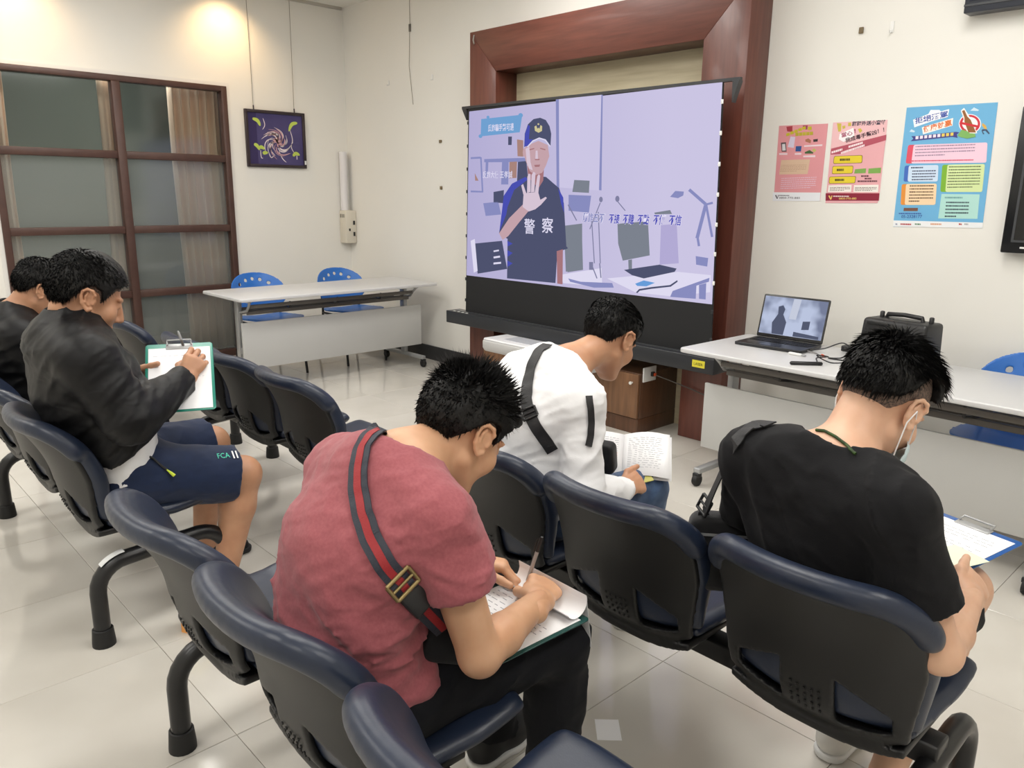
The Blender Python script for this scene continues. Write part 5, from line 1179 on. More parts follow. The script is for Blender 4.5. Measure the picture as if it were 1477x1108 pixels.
hr3, tr3 = hand_mesh(J['rwr'], (-0.16, 0.96, 0.06), (0.75, 0.05, 0.62), 1, PINCH, ((0.45, 0.8, 0.2), (0.05, 0.95, 0.1)), 1.0)
hl3, tl3 = hand_mesh(J['lwr'], (0.45, 0.88, 0.0), (-0.5, 0.1, 0.8), -1, PINCH, ((0.5, 0.8, 0.1), (0.1, 0.95, 0)), 1.0)
bd3 = wsolid('body', body_mesh(J, S, 1.03, [hr3, hl3], leg=(0.078, 0.060, 0.058, 0.038)), m_skin_l, p3)
tee3 = shirt(J, S, 0.010, p3, m_black, 't_shirt', 0.66, (0.066, 0.074), neck=(0.100, 0.112, 0.085), neck_o=(0.012, 0.02, 0.028), hem=((0, 0, -0.06), (0, 0.15, -1)), front=((0, 0.15, 0), (0, 1, -0.3)),
    folds=((0.022, 5, (0.6, 0.8, 2.0), rotx(0.3)@roty(1.0), 21.0), (0.005, 16, (0.8, 0.8, 1.8), roty(0.6), 2.0)))
sh3 = trousers(J, p3, m_black, 'shorts', pel=(0.114, 1.5), thigh=(0.088, 0.082), short=0.80, folds=((0.012, 7, (1.6, 0.9, 1.6), rotx(0.6), 8.0),))
both_shoes(J, p3, m_shoew, m_sole)
# side stripes of the shorts
P, N = drape([sh3], [(1304, 985), (1312, 972), (1320, 958)], 0.004)
for k, px_ in enumerate(([(1306, 992), (1325, 985)], [(1308, 975), (1330, 966)], [(1311, 957), (1334, 948)])):
    P, N = drape([sh3], px_, 0.003); a, *_ = band('side_stripe', P, N, 0.016, m_white, p3, 0.001, 1); world_child(a, p3)
world_child(add_hair(None, J['head'], J['HR'], 1.03, 3400, 0.034, (0, 0.5, 0.05), 8, 0.4, lift=0.5, low=0.6, tu=0.6, grow=0.010, up=0.046, top=0.020, amp=0.006, streak=(60, 14, 60), fringe=[((-0.03, 0.10, 0.08), (-0.03, 0.13, 0.05), 0.022, 0.012), ((0.03, 0.10, 0.08), (0.03, 0.13, 0.05), 0.022, 0.012)]), p3)
world_child(solid('hair_fade', [hair_mesh(J['head'], J['HR'], 1.03, 0.0035, -0.012, 0, 5.0, 0.0045, 0.003)], m_fade), p3)
# face mask with ear loops
m_mask = mat('mask_blue', rgb(196, 214, 218), 0.8)
mk = bpy.data.objects.new('face_mask', None); col.objects.link(mk); hc, HR = J['head'], J['HR']
mk.matrix_world = Matrix([[*HR[i], hc[i]] for i in range(3)]+[[0, 0, 0, 1]]); tag(mk, 'pale blue face mask hanging at the chin of the man in black', 'face mask')
P = []; F = []; nu, nvv = 14, 8
for j in range(nvv+1):
    for i in range(nu+1):
        a = math.radians(-72+144*i/nu); z = -0.045-0.075*j/nvv; r = 0.092+0.012*math.cos(a)+0.010*math.sin(math.pi*j/nvv)+0.0015*(j % 2)
        P.append((r*math.sin(a)*0.80, 0.018+r*math.cos(a)*1.02-0.1*max(0, -0.09-z), z))
for j in range(nvv):
    for i in range(nu): k = j*(nu+1)+i; F.append((k, k+1, k+nu+2, k+nu+1))
o = MB().add(P, F).build('mask_sheet', m_mask, mk, smooth=True); s_ = o.modifiers.new('t', 'SOLIDIFY'); s_.thickness = 0.002
for s in (-1, 1):
    MB().tube([(s*0.078, 0.046, -0.052), (s*0.088, 0.01, -0.02), (s*0.093, -0.02, 0.0), (s*0.088, -0.02, -0.03), (s*0.075, 0.035, -0.11)], 0.0016, 6).build('ear_loop', m_white, mk, smooth=True)
# braided cord round the neck
m_cordg = mat('cord_green', rgb(60, 92, 30), 0.7, c2=rgb(24, 30, 22), vscale=90)
P, N = drape([bd3, tee3], [(1178, 622), (1190, 623), (1205, 631), (1222, 644), (1234, 656)], 0.003)
P = smooth_pts(P, 2); nk = MB().tube(P, 0.0034, 8).build('neck_cord', m_cordg, None, smooth=True); tag(nk, 'green and black braided cord round the neck of the man in black', 'necklace')
# shoulder bag on his left
bag3 = empty('crossbody_bag', (-0.97, 1.62, 0.62), 0, 'black shoulder bag hanging beside the man in the black T-shirt', 'bag', 'crossbody bags')
P, N = drape([tee3, bd3], [(1112, 616), (1098, 614), (1084, 618), (1072, 628), (1062, 640)], 0.006)
B0 = A3(-0.955, 1.545, 0.765); P += [lerp(P[-1], B0, 0.5), B0]; N += [unit((-0.6, -0.6, 0.4)), unit((-0.5, -0.7, 0.3))]
a, Pp, Np, Wp = band('strap', P, N, 0.034, m_bstrap, bag3); world_child(a, bag3)
world_child(ring('buckle', B0+A3(0, 0, 0.02), unit((-0.4, -0.8, 0.3)), A3(-0.3, -0.1, -1), 0.044, 0.036, m_blackp, None), bag3)
Rq = np.stack([unit((0.75, 0.6, 0)), unit((-0.05, 0.1, 0.98)), unit(np.cross(unit((0.75, 0.6, 0)), unit((-0.05, 0.1, 0.98))))], 1)
world_child(MB().prism(rrect(0.22, 0.19, 0.03), -0.035, 0.035, Rq, (-0.90, 1.60, 0.665)).build('pouch', m_bagb, None, bevel=0.018, bseg=3), bag3)
world_child(MB().prism(rrect(0.17, 0.006, 0.002), 0.0355, 0.039, Rq, A3(-0.90, 1.60, 0.665)+Rq@A3(0, 0.05, 0)).build('zip', m_steel, None), bag3)
world_child(MB().strip([B0, B0+A3(-0.01, 0.0, -0.08), B0+A3(-0.012, 0.005, -0.17), B0+A3(-0.005, 0.01, -0.25)], A3(0.6, 0.5, 0.1), 0.026, 0.003).build('strap_tail', m_bstrap, None), bag3)
# blue clipboard with sheets
m_bblue = mat('board_blue', rgb(34, 88, 160), 0.25)
R3 = rotz(-0.26)@rotx(0.10)
cb3 = clipboard(A3(-0.575, 2.005, 0.672), R3, 0.235, 0.33, m_bblue, 'blue clipboard on the knees of the man in the black T-shirt', 'printed form clipped to the blue clipboard', 14, True, 9)
lf = MB().prism([(0.0, -0.13), (0.10, -0.135), (0.12, 0.02), (0.02, 0.03)], 0.006, 0.0068, R3@rotz(-0.12)@roty(-0.05), A3(-0.565, 1.99, 0.674)).build('leaflet', mat('leaflet_green', rgb(222, 230, 206), 0.6), None); tag(lf, 'pale green leaflet under the fingers on the blue clipboard', 'leaflet')
# ---------------------------------------------------------------- big man in black jacket and navy shorts
J = dict(pel=A3(-2.83, 0.765, 0.575), wai=A3(-2.83, 0.755, 0.73), che=A3(-2.83, 0.70, 0.89), upp=A3(-2.83, 0.675, 0.985), nb=A3(-2.83, 0.672, 1.045),
    rsh=A3(-2.605, 0.665, 0.98), lsh=A3(-3.045, 0.69, 0.985), rel=A3(-2.54, 0.745, 0.80), rwr=A3(-2.715, 0.99, 0.855), lel=A3(-3.10, 0.76, 0.77), lwr=A3(-2.905, 0.865, 0.865),
    rhi=A3(-2.72, 0.80, 0.545), lhi=A3(-2.94, 0.80, 0.545), rkn=A3(-2.66, 1.15, 0.485), lkn=A3(-3.00, 1.18, 0.515), ran=A3(-2.655, 1.05, 0.10), lan=A3(-3.02, 1.12, 0.10), rto=A3(-2.63, 1.22, 0.03), lto=A3(-3.03, 1.28, 0.03),
    head=A3(-2.825, 0.735, 1.158))
J['lat'] = frame_dir(-0.02); J['HR'] = headR(-0.05, math.radians(24)); J['nr'] = 0.072; J['shr'] = 0.078
S = [(0.132, 1.52), (0.144, 1.45), (0.130, 1.58), (0.104, 1.80)]
p4 = empty('person', (-2.83, 0.765, 0), 0, 'heavy man in black jacket and navy shorts writing on a green clipboard', 'person', 'seated men')
hr4, tr4 = hand_mesh(J['rwr'], (-0.30, 0.62, 0.72), (0.80, -0.30, 0.55), 1, WRITE, ((0.5, 0.75, -0.5), (-0.2, 0.85, -0.5)), 1.05)
hl4, tl4 = hand_mesh(J['lwr'], (0.35, 0.85, 0.22), (-0.35, -0.15, 0.9), -1, PINCH, ((0.6, 0.7, 0.2), (0.3, 0.9, 0.0)), 1.05)
bd4 = wsolid('body', body_mesh(J, S, 1.10, [hr4, hl4], arm=(0.06, 0.05, 0.05, 0.030), leg=(0.092, 0.066, 0.064, 0.040)), m_skin_d, p4)
def collar4(F): F.limb(J['nb']+A3(0, -0.01, -0.02), J['nb']+A3(0, 0.018, 0.045), 0.095, 0.086, 0.02)
jk4 = shirt(J, S, 0.012, p4, m_jacket, 'jacket', sl_r=(0.088, 0.076), long=True, cuff=(0.052, 0.044), hem=((0, -0.106, 0.045), (0, 0.455, -1)), front=None, neck=(0.077, 0.080, 0.085), neck_o=(0, 0.026, 0.088), extra=collar4,
    folds=((0.014, 5, (0.5, 0.5, 2.6), rotx(0.8), 31.0), (0.008, 12, (0.5, 0.5, 2.4), rotx(0.6)@roty(-0.4), 12.0)))
F = Field(A3(-3.15, 0.52, 0.45), A3(-2.5, 1.02, 0.76), 0.008); F.limb(J['pel'], J['wai'], 0.138, 0.150, 0.03, J['lat'], 1.52, 1.42); F.cut(J['pel']+A3(0, 0, -0.035), (0, 0.5, -1)); F.cut(J['pel']+A3(0, 0, 0.12), (0, 0, 1)); F.wrinkle(0.006, 14, (1, 1, 2.2), None, 5.0)
wsolid('undershirt', finish(F), m_white, p4)
st4 = trousers(J, p4, m_navy, 'shorts', pel=(0.132, 1.46), thigh=(0.108, 0.100), short=0.90, folds=((0.012, 6, (1.6, 0.8, 1.6), rotx(0.5), 8.0), (0.004, 16, (1.4, 0.8, 1.4), None, 2.0)))
both_shoes(J, p4, m_shoe, m_shoe)
world_child(add_hair(None, J['head'], J['HR'], 1.10, 3000, 0.020, (0, 0.4, 0.05), 12, 0.35, lift=0.3, grow=0.009, top=0.010, amp=0.005), p4)
world_child(solid('hair_fade', [hair_mesh(J['head'], J['HR'], 1.10, 0.003, -0.014, 0, 5.0, 0.005, 0.003)], m_fade), p4)
# lettering and pocket on the shorts
m_mint = mat('print_mint', rgb(70, 200, 170), 0.6)
P, N = drape([st4], [(322, 659), (330, 664), (338, 669), (334, 660)], 0.003)
Pa, Na = drape([st4], [(312, 660), (328, 659)], 0.003); nd = unit(N[1]); xd = unit(Pa[1]-Pa[0]); xd = unit(xd-nd*np.dot(xd, nd)); yd = np.cross(nd, xd)
o = text('shorts_lettering', 'FCA', 0.03, m_mint, None, P[0]+nd*0.003, xd, yd, height=0.024, width=0.042)
world_child(o, p4)
for k in range(2):
    a = P[0]+xd*(0.034+0.012*k); world_child(MB().strip([a-yd*0.018+nd*0.003, a+yd*0.018+nd*0.003], xd, 0.005, 0.001).build('shorts_print', m_white, None), p4)
P, N = drape([st4], [(205, 655), (220, 662), (232, 672), (240, 678)], 0.004)
world_child(MB().tube(smooth_pts(P, 2), 0.004, 6).build('pocket_zip', m_blackp, None, smooth=True), p4)
world_child(MB().tube([P[-1], P[-1]+A3(0.01, 0.01, -0.012), P[-1]+A3(0.016, 0.018, -0.022)], [0.002, 0.005, 0.006], 8).build('zip_pull', mat('zip_yellow', rgb(212, 232, 60), 0.5), None, smooth=True), p4)
m_inkl = mat('ink_faint', rgb(196, 198, 206), 0.7)
# his clipboard
uv = unit((0.39, 0.92, 0.0)); vv = unit((-0.735, 0.315, 0.60)); vv = unit(vv-uv*np.dot(uv, vv)); R4 = np.stack([uv, vv, np.cross(uv, vv)], 1)
cb4 = clipboard(A3(-2.742, 0.985, 0.865), R4, 0.225, 0.315, m_bteal, 'teal-edged clipboard held up by the heavy man in the black jacket', 'white form with faint marks on the teal-edged clipboard', 4, True, 5, ink=m_inkl)
tip = lerp(tr4[0], tr4[4], 0.5)
pen(tip-R4[:, 2]*0.03, tip+A3(-0.03, -0.02, 0.095), m_dsteel, m_steel, 'grey pen in the hand of the heavy man in the black jacket')

# ---------------------------------------------------------------- man at the far left, mostly hidden
J = dict(pel=A3(-3.87, 0.76, 0.555), wai=A3(-3.87, 0.72, 0.69), che=A3(-3.87, 0.70, 0.83), upp=A3(-3.87, 0.70, 0.92), nb=A3(-3.87, 0.72, 0.975),
    rsh=A3(-3.69, 0.69, 0.905), lsh=A3(-4.05, 0.69, 0.905), rel=A3(-3.64, 0.80, 0.66), rwr=A3(-3.76, 1.02, 0.64), lel=A3(-4.10, 0.80, 0.66), lwr=A3(-3.98, 1.02, 0.64),
    rhi=A3(-3.78, 0.79, 0.525), lhi=A3(-3.96, 0.79, 0.525), rkn=A3(-3.75, 1.2, 0.50), lkn=A3(-3.99, 1.2, 0.50), ran=A3(-3.75, 1.2, 0.09), lan=A3(-3.99, 1.2, 0.09), rto=A3(-3.75, 1.36, 0.03), lto=A3(-3.99, 1.36, 0.03),
    head=A3(-3.85, 0.825, 1.075))
J['lat'] = frame_dir(0); J['HR'] = headR(0.0, math.radians(32)); J['nr'] = 0.055
S = [(0.102, 1.5), (0.104, 1.48), (0.108, 1.5), (0.088, 1.65)]
p5 = empty('person', (-3.87, 0.76, 0), 0, 'man in dark jacket at the far left, partly hidden, head bowed', 'person', 'seated men')
hr5, _ = hand_mesh(J['rwr'], (-0.4, 0.9, 0), (0.3, 0.1, 0.9), 1, PINCH); hl5, _ = hand_mesh(J['lwr'], (0.4, 0.9, 0), (-0.3, 0.1, 0.9), -1, PINCH)
wsolid('body', body_mesh(J, S, 0.98, [hr5, hl5], h=0.008), m_skin_d, p5)
def hood5(F): F.limb(J['nb']+A3(-0.06, -0.06, -0.03), J['nb']+A3(0.06, -0.06, -0.03), 0.05, 0.05, 0.03)
shirt(J, S, 0.012, p5, m_jacket, 'jacket', sl_r=(0.07, 0.06), long=True, cuff=(0.044, 0.038), hem=((0, 0, -0.04), (0, 0, -1)), neck=(0.07, 0.076, 0.075), neck_o=(0, 0.025, 0.055), extra=hood5, folds=((0.014, 7, (0.7, 0.7, 2.2), rotx(0.5), 41.0),), h=0.008)
trousers(J, p5, m_trous, 'trousers', folds=((0.012, 7, (1.6, 0.8, 1.6), rotx(0.5), 8.0),))
both_shoes(J, p5, m_shoe, m_sole)
world_child(add_hair(None, J['head'], J['HR'], 0.98, 2000, 0.02, (0, 0.4, 0.05), 15, 0.35, lift=0.3, grow=0.010, top=0.010, amp=0.005), p5)
world_child(solid('hair_fade', [hair_mesh(J['head'], J['HR'], 0.98, 0.003, -0.012, 0, 5.0, 0.005, 0.003)], m_fade), p5)
# ================================================================ things on the walls
YW = Y1-0.001
def flatm(c, r=0.55): 
    k = 'print_%d_%d_%d' % c
    return MATS.get(k) or mat(k, rgb(*c), r, spec=0.3)
def wp(u, v): p = at_y(u, v, YW); return np.array((p[0], p[2]))
def mapper(ox, oy, sc): return lambda pts: [(ox+x/sc, oy+y/sc) for x, y in pts]
class Sheet:
    """a printed sheet taped to the end wall; printed areas are flat pieces on it"""
    def __init__(s, corners, c, label, cat='poster'):
        q = [wp(*p) for p in corners]; s.o = np.array((q[3][0], YW, q[3][1]))
        s.t = empty('poster', s.o, 0, label, cat, 'posters on the end wall'); s.n = 0
        s.sheet = s.poly('sheet', corners, c, 0)
    def poly(s, nm, pts, c, layer=1, parent=None):
        q = [wp(*p) for p in pts]; b = MB().prism([(p[0]-s.o[0], p[1]-s.o[2]) for p in q], 0.0004+0.0004*layer, 0.0007+0.0004*layer, RX)
        return b.build(nm, flatm(c), s.sheet if layer else s.t)
    def rrect(s, nm, a, b, c, layer=1, r=2.2):
        """rounded panel from its four corners (upper left, upper right, lower right, lower left)"""
        P = [np.array(p, float) for p in a+b]; out = []
        for i in range(4):
            p0, p, p1 = P[i-1], P[i], P[(i+1) % 4]; d0 = unit(p0-p)*r; d1 = unit(p1-p)*r
            for t in (0, 0.33, 0.67, 1): out.append(tuple((p+d0)*(1-t)**2+2*t*(1-t)*p+(p+d1)*t*t))
        return s.poly(nm, out, c, layer)
    def words(s, nm, txt, a, b, h, c, layer=2, bold=0.01):
        """lettering from pixel a to pixel b, h pixels tall"""
        A, B = wp(*a), wp(*b); H = np.linalg.norm(wp(*a)-wp(a[0], a[1]+h)); m_ = (A+B)/2
        o = text(nm, txt, 0.05, flatm(c), s.sheet, np.array((m_[0]-s.o[0], -0.0006-0.0004*layer, m_[1]-s.o[2])), (B[0]-A[0], 0, B[1]-A[1]), (0, 0, 1), width=np.linalg.norm(B-A), height=H, bold=bold, ext=0.0)
        return o
    def lines(s, nm, a, b, n, step, h, c, layer=2, seed=1, gap=0.35):
        """small print too fine to read, as broken rules"""
        rnd = random.Random(seed); B_ = MB(); a = np.array(a, float); b = np.array(b, float)
        for k in range(n):
            e = b if k < n-1 else lerp(a, b, rnd.uniform(0.4, 0.9)); o = np.array(step)*k; t = 0.0; L = np.linalg.norm(e-a)
            while t < L:
                w = rnd.uniform(1.2, 3.0); p = a+o+(e-a)/L*t; q = a+o+(e-a)/L*min(t+w, L); t += w+rnd.uniform(0.3, 0.3+gap*2)
                Q = [wp(p[0], p[1]-h/2), wp(q[0], q[1]-h/2), wp(q[0], q[1]+h/2), wp(p[0], p[1]+h/2)]
                B_.prism([(z[0]-s.o[0], z[1]-s.o[2]) for z in Q], 0.0005+0.0004*layer, 0.0006+0.0004*layer, RX)
        o = B_.build(nm, flatm(c), s.sheet); o['kind'] = 'stuff'; return o
T1, T2, T3, B12, B3 = mapper(1110, 175, 16.41), mapper(1190, 165, 15.547), mapper(1290, 145, 9.529), mapper(1110, 235, 8.688), mapper(1285, 200, 8.207)
p1f = lambda f, *q: f([q])[0]
# --- poster 1 (pink, left)
s1 = Sheet([(1123.8, 181.6), (1194.6, 178.3), (1183, 290), (1115.9, 289.6)], (222, 152, 158), 'pink warning poster with white footer, leftmost of the three by the surround')
s1.poly('footer', B12([(42, 368), (640, 372), (632, 478), (40, 476)]), (232, 234, 240))
s1.poly('title_mark', T1([(400, 130), (545, 110), (540, 250), (420, 240)]), (168, 60, 72)); s1.poly('title_mark', T1([(790, 100), (905, 95), (895, 195), (790, 190)]), (158, 62, 96))
for k in range(5): s1.poly('title_block', T1([(395+95*k, 290-38*k), (475+95*k, 265-38*k), (485+95*k, 335-38*k), (400+95*k, 355-38*k)]), (196, 182, 50), 2)
s1.poly('title_block', T1([(910, 130), (1000, 120), (1000, 205), (910, 210)]), (196, 182, 50), 2)
for k in range(5): s1.poly('title_block', T1([(615+85*k, 272-6*k), (690+85*k, 268-6*k), (690+85*k, 345-6*k), (615+85*k, 352-6*k)]), (186, 172, 52), 2)
s1.poly('pill_packet', T1([(500, 360), (610, 370), (575, 630), (430, 610)]), (214, 206, 226)); s1.poly('phone', T1([(270, 505), (390, 495), (405, 720), (290, 720)]), (96, 82, 88)); s1.poly('phone_screen', T1([(300, 540), (370, 535), (385, 690), (305, 695)]), (216, 216, 220), 2)
s1.poly('blue_packet', T1([(625, 590), (760, 585), (745, 715), (615, 715)]), (52, 88, 150)); s1.poly('brown_mark', T1([(850, 430), (920, 405), (985, 450), (970, 520), (850, 480)]), (168, 112, 86)); s1.poly('dark_mark', T1([(1035, 430), (1145, 415), (1140, 480), (1040, 490)]), (60, 52, 54))
s1.poly('green_mark', T1([(835, 730), (950, 680), (1040, 740), (1030, 765), (840, 765)]), (70, 100, 60)); s1.poly('yellow_mark', T1([(1000, 680), (1060, 640), (1110, 690), (1060, 740)]), (196, 186, 110))
for k, q in enumerate(([(820, 570), (1255, 545), (1250, 585), (820, 608)], [(800, 815), (1085, 800), (1085, 850), (800, 850)], [(230, 755), (425, 750), (425, 795), (230, 795)], [(600, 755), (755, 750), (755, 790), (600, 795)])): s1.poly('caption_strip', T1(q), (236, 214, 222), 2)
s1.poly('text_panel', T1([(280, 920), (960, 900), (900, 1250), (230, 1260)]), (216, 186, 160))
s1.lines('small_print', p1f(B12, 150, 30), p1f(B12, 470, 25), 5, (-0.5, 2.2), 0.7, (188, 150, 130), 2, 1)
s1.lines('small_print', p1f(B12, 150, 195), p1f(B12, 590, 180), 6, (-0.3, 2.9), 1.0, (226, 196, 214), 2, 3)
s1.words('hotline_number', '0800-770-885', p1f(B12, 120, 437), p1f(B12, 382, 440), 2.8, (90, 86, 96)); s1.lines('small_print', p1f(B12, 120, 408), p1f(B12, 370, 412), 1, (0, 1), 1.4, (110, 106, 116), 2, 4, 0.1)
s1.poly('footer_mark', B12([(70, 405), (85, 400), (98, 440), (108, 402), (116, 404), (102, 450), (92, 450)]), (70, 66, 76), 2)
# --- poster 2 (pink and maroon, middle)
s2 = Sheet([(1201.8, 176.8), (1280.5, 172.9), (1267.8, 290.2), (1191, 289.9)], (236, 190, 194), 'pink poster with yellow boxes and maroon footer, middle of the three')
s2.poly('lower_field', T2([(130, 800), (1375, 480), (1180, 1990), (10, 1990)]), (228, 170, 176))
s2.poly('maroon_footer', B12([(705, 380), (1378, 380), (1370, 474), (703, 474)]), (138, 36, 58), 2)
s2.poly('maroon_ribbon', T2([(140, 770), (1380, 455), (1370, 580), (350, 890), (125, 905)]), (178, 84, 100), 2)
s2.words('title_lettering', '甜甜外送小蜜蜂', p1f(T2, 610, 212), p1f(T2, 1370, 172), 6.6, (48, 54, 74), 3, 0.02)
s2.poly('title_card', T2([(330, 440), (640, 300), (660, 480), (420, 620), (310, 560)]), (248, 244, 246), 2)
s2.words('title_lettering', '當心', p1f(T2, 370, 470), p1f(T2, 620, 410), 7.0, (160, 40, 90), 3, 0.02); s2.words('title_lettering', '！', p1f(T2, 660, 380), p1f(T2, 690, 372), 6, (160, 40, 90), 3, 0.02)
s2.words('title_lettering', '我成毒手幫凶！！', p1f(T2, 460, 590), p1f(T2, 1330, 340), 7.0, (70, 46, 58), 3, 0.02)
s2.lines('ribbon_print', p1f(T2, 150, 855), p1f(T2, 490, 755), 1, (0, 1), 3.0, (244, 226, 230), 3, 5, 0.1); s2.lines('ribbon_print', p1f(T2, 530, 730), p1f(T2, 930, 610), 1, (0, 1), 3.0, (244, 226, 230), 3, 6, 0.1); s2.lines('ribbon_print', p1f(T2, 360, 870), p1f(T2, 1300, 555), 1, (0, 1), 3.0, (244, 226, 230), 3, 7, 0.1)
for k, q in enumerate(([(270, 200), (370, 205), (360, 380), (300, 390)], [(390, 260), (460, 250), (455, 310), (400, 330)], [(520, 190), (585, 180), (590, 260), (520, 265)], [(740, 330), (800, 310), (840, 370), (780, 420)])): s2.poly('yellow_mark', T2(q), (206, 186, 80), 2)
C1_ = mapper(1100, 140, 6.926)
for q in ([(715, 590), (1000, 580), (995, 660), (705, 668)], [(700, 690), (908, 686), (900, 765), (693, 770)], [(668, 795), (935, 790), (925, 862), (662, 866)]):
    P_ = C1_(q); s2.rrect('yellow_box_edge', P_[:2], P_[2:], (120, 100, 30), 2, 2.2); c_ = np.mean(P_, 0); Q_ = [tuple(c_+(np.array(p)-c_)*np.array((0.965, 0.88))) for p in P_]; s2.rrect('yellow_box', Q_[:2], Q_[2:], (226, 204, 56), 3, 2.0)
    a_ = lerp(P_[0], P_[3], 0.5); b_ = lerp(P_[1], P_[2], 0.5); s2.lines('box_print', lerp(a_, b_, 0.22), lerp(a_, b_, 0.9), 1, (0, 1), 3.2, (92, 78, 30), 4, 8, 0.12)
s2.poly('green_print', C1_([(925, 722), (1035, 712), (1030, 760), (915, 765)]), (126, 168, 84), 2); s2.poly('green_print', C1_([(1060, 715), (1185, 705), (1180, 760), (1055, 765)]), (126, 168, 84), 2)
s2.lines('small_print', p1f(C1_, 985, 790), p1f(C1_, 1150, 788), 1, (0, 1), 2.2, (96, 52, 62), 2, 1, 0.1); s2.lines('small_print', p1f(C1_, 950, 842), p1f(C1_, 1172, 840), 1, (0, 1), 2.2, (96, 52, 62), 2, 2, 0.1); s2.lines('small_print', p1f(C1_, 1020, 815), p1f(C1_, 1100, 815), 1, (0, 1), 2.2, (96, 52, 62), 2, 2, 0.1)
s2.poly('note_card', C1_([(660, 882), (890, 878), (885, 948), (652, 950)]), (240, 234, 228), 2); s2.poly('note_card', C1_([(915, 880), (1160, 876), (1155, 950), (908, 950)]), (240, 234, 228), 2)
s2.lines('small_print', p1f(C1_, 675, 905), p1f(C1_, 875, 902), 3, (-0.2, 2.1), 1.0, (130, 116, 110), 3, 3); s2.lines('small_print', p1f(C1_, 925, 905), p1f(C1_, 1140, 903), 3, (-0.2, 2.1), 1.0, (130, 116, 110), 3, 4)
s2.words('hotline_number', '0800-770-885', p1f(B12, 870, 447), p1f(B12, 1090, 447), 2.8, (236, 206, 120), 3); s2.lines('small_print', p1f(B12, 800, 418), p1f(B12, 1075, 420), 1, (0, 1), 1.6, (232, 214, 216), 3, 5, 0.1); s2.poly('footer_mark', B12([(738, 412), (755, 408), (768, 446), (778, 408), (790, 410), (775, 460), (762, 460)]), (232, 196, 110), 3)
# --- poster 3 (blue, right)
s3 = Sheet([(1308, 155.3), (1439.7, 147.6), (1417, 328.5), (1288, 327)], (112, 178, 220), 'large blue poster with a crossed-out bottle, nearest the television')
s3.poly('footer', B3([(32, 968), (1090, 995), (1085, 1060), (25, 1040)]), (236, 238, 240))
s3.poly('title_card', T3([(258, 265), (470, 185), (500, 130), (620, 130), (640, 150), (755, 118), (735, 225), (500, 290), (275, 370)]), (244, 246, 250)); s3.poly('title_card', T3([(380, 370), (810, 240), (800, 345), (395, 465)]), (250, 244, 238))
s3.words('title_lettering', '拒絕酒駕', p1f(T3, 285, 285), p1f(T3, 735, 180), 9.0, (58, 84, 170), 2, 0.02); s3.words('title_lettering', '健康就贏', p1f(T3, 400, 400), p1f(T3, 790, 300), 9.2, (222, 112, 44), 2, 0.02)
s3.poly('title_ribbon', T3([(235, 490), (290, 490), (850, 430), (895, 440), (860, 465), (870, 515), (800, 500), (285, 555), (225, 560), (262, 525)]), (70, 68, 140), 2)
for k in range(9): s3.poly('ribbon_glyph', T3([(295+60*k, 492-6*k), (335+60*k, 488-6*k), (332+60*k, 530-6*k), (292+60*k, 534-6*k)]), (236, 226, 236) if k < 6 else (232, 206, 96), 3)
cx_, cy_ = p1f(T3, 1040, 320)
rg = [(cx_+16.2*math.cos(a), cy_+14.0*math.sin(a)) for a in np.linspace(0, 2*math.pi, 28)[:-1]]; s3.poly('halo', rg, (240, 240, 244), 1)
for k in range(27):
    a0, a1 = 2*math.pi*k/27, 2*math.pi*(k+1)/27
    s3.poly('ring_piece', [(cx_+r*math.cos(a)*1.0, cy_+r*0.87*math.sin(a)) for r, a in ((14.8, a0), (14.8, a1), (11.4, a1), (11.4, a0))], (206, 52, 70), 2)
s3.poly('bottle_halo', T3([(915, 140), (960, 100), (1010, 180), (1050, 250), (1140, 450), (1010, 460), (960, 320), (950, 240)]), (246, 244, 240), 3); s3.poly('bottle', T3([(932, 145), (965, 130), (1005, 220), (1050, 265), (1125, 440), (1020, 440), (965, 290), (965, 235)]), (150, 96, 54), 4)
s3.poly('bar', T3([(895, 320), (905, 290), (1165, 345), (1150, 375)]), (206, 52, 60), 5)
s3.poly('bush', T3([(870, 480), (930, 400), (1000, 420), (1040, 450), (1110, 455), (1120, 500), (1000, 525), (900, 500)]), (126, 178, 100), 6)
s3.poly('running_figure', T3([(1205, 345), (1215, 310), (1260, 345), (1275, 395), (1240, 390)]), (222, 176, 84), 2); s3.poly('running_legs', T3([(1210, 395), (1270, 395), (1312, 450), (1300, 465), (1250, 415), (1215, 425), (1240, 460), (1220, 465), (1200, 415)]), (70, 84, 110), 2)
s3.poly('cloud', T3([(1045, 140), (1095, 95), (1165, 130), (1150, 145)]), (206, 228, 242), 2); s3.poly('cloud', T3([(210, 430), (235, 395), (285, 420), (275, 438)]), (206, 228, 242), 2)
for nm, q, ce, cf in (('pink', [(205, 75), (1145, 45), (1130, 285), (175, 295)], (220, 84, 104), (240, 206, 224)), ('blue', [(165, 320), (565, 312), (555, 508), (150, 510)], (70, 108, 190), (206, 224, 244)), ('orange', [(130, 538), (545, 532), (528, 785), (115, 785)], (226, 146, 62), (244, 214, 176)), ('green', [(610, 310), (1115, 300), (1082, 632), (585, 632)], (126, 178, 58), (214, 230, 170))):
    P_ = B3(q); s3.rrect(nm+'_box', P_[:2], P_[2:], ce, 1, 3.0); Q_ = [lerp(P_[0], P_[1], 0.07 if nm == 'pink' else 0.12), P_[1], P_[2], lerp(P_[3], P_[2], 0.07 if nm == 'pink' else 0.12)]
    s3.rrect(nm+'_panel', [tuple(Q_[0]), tuple(Q_[1])], [tuple(Q_[2]), tuple(Q_[3])], cf, 2, 3.0)
s3.poly('mint_panel', B3([(600, 655), (1052, 660), (1025, 950), (560, 945)]), (178, 222, 214), 1)
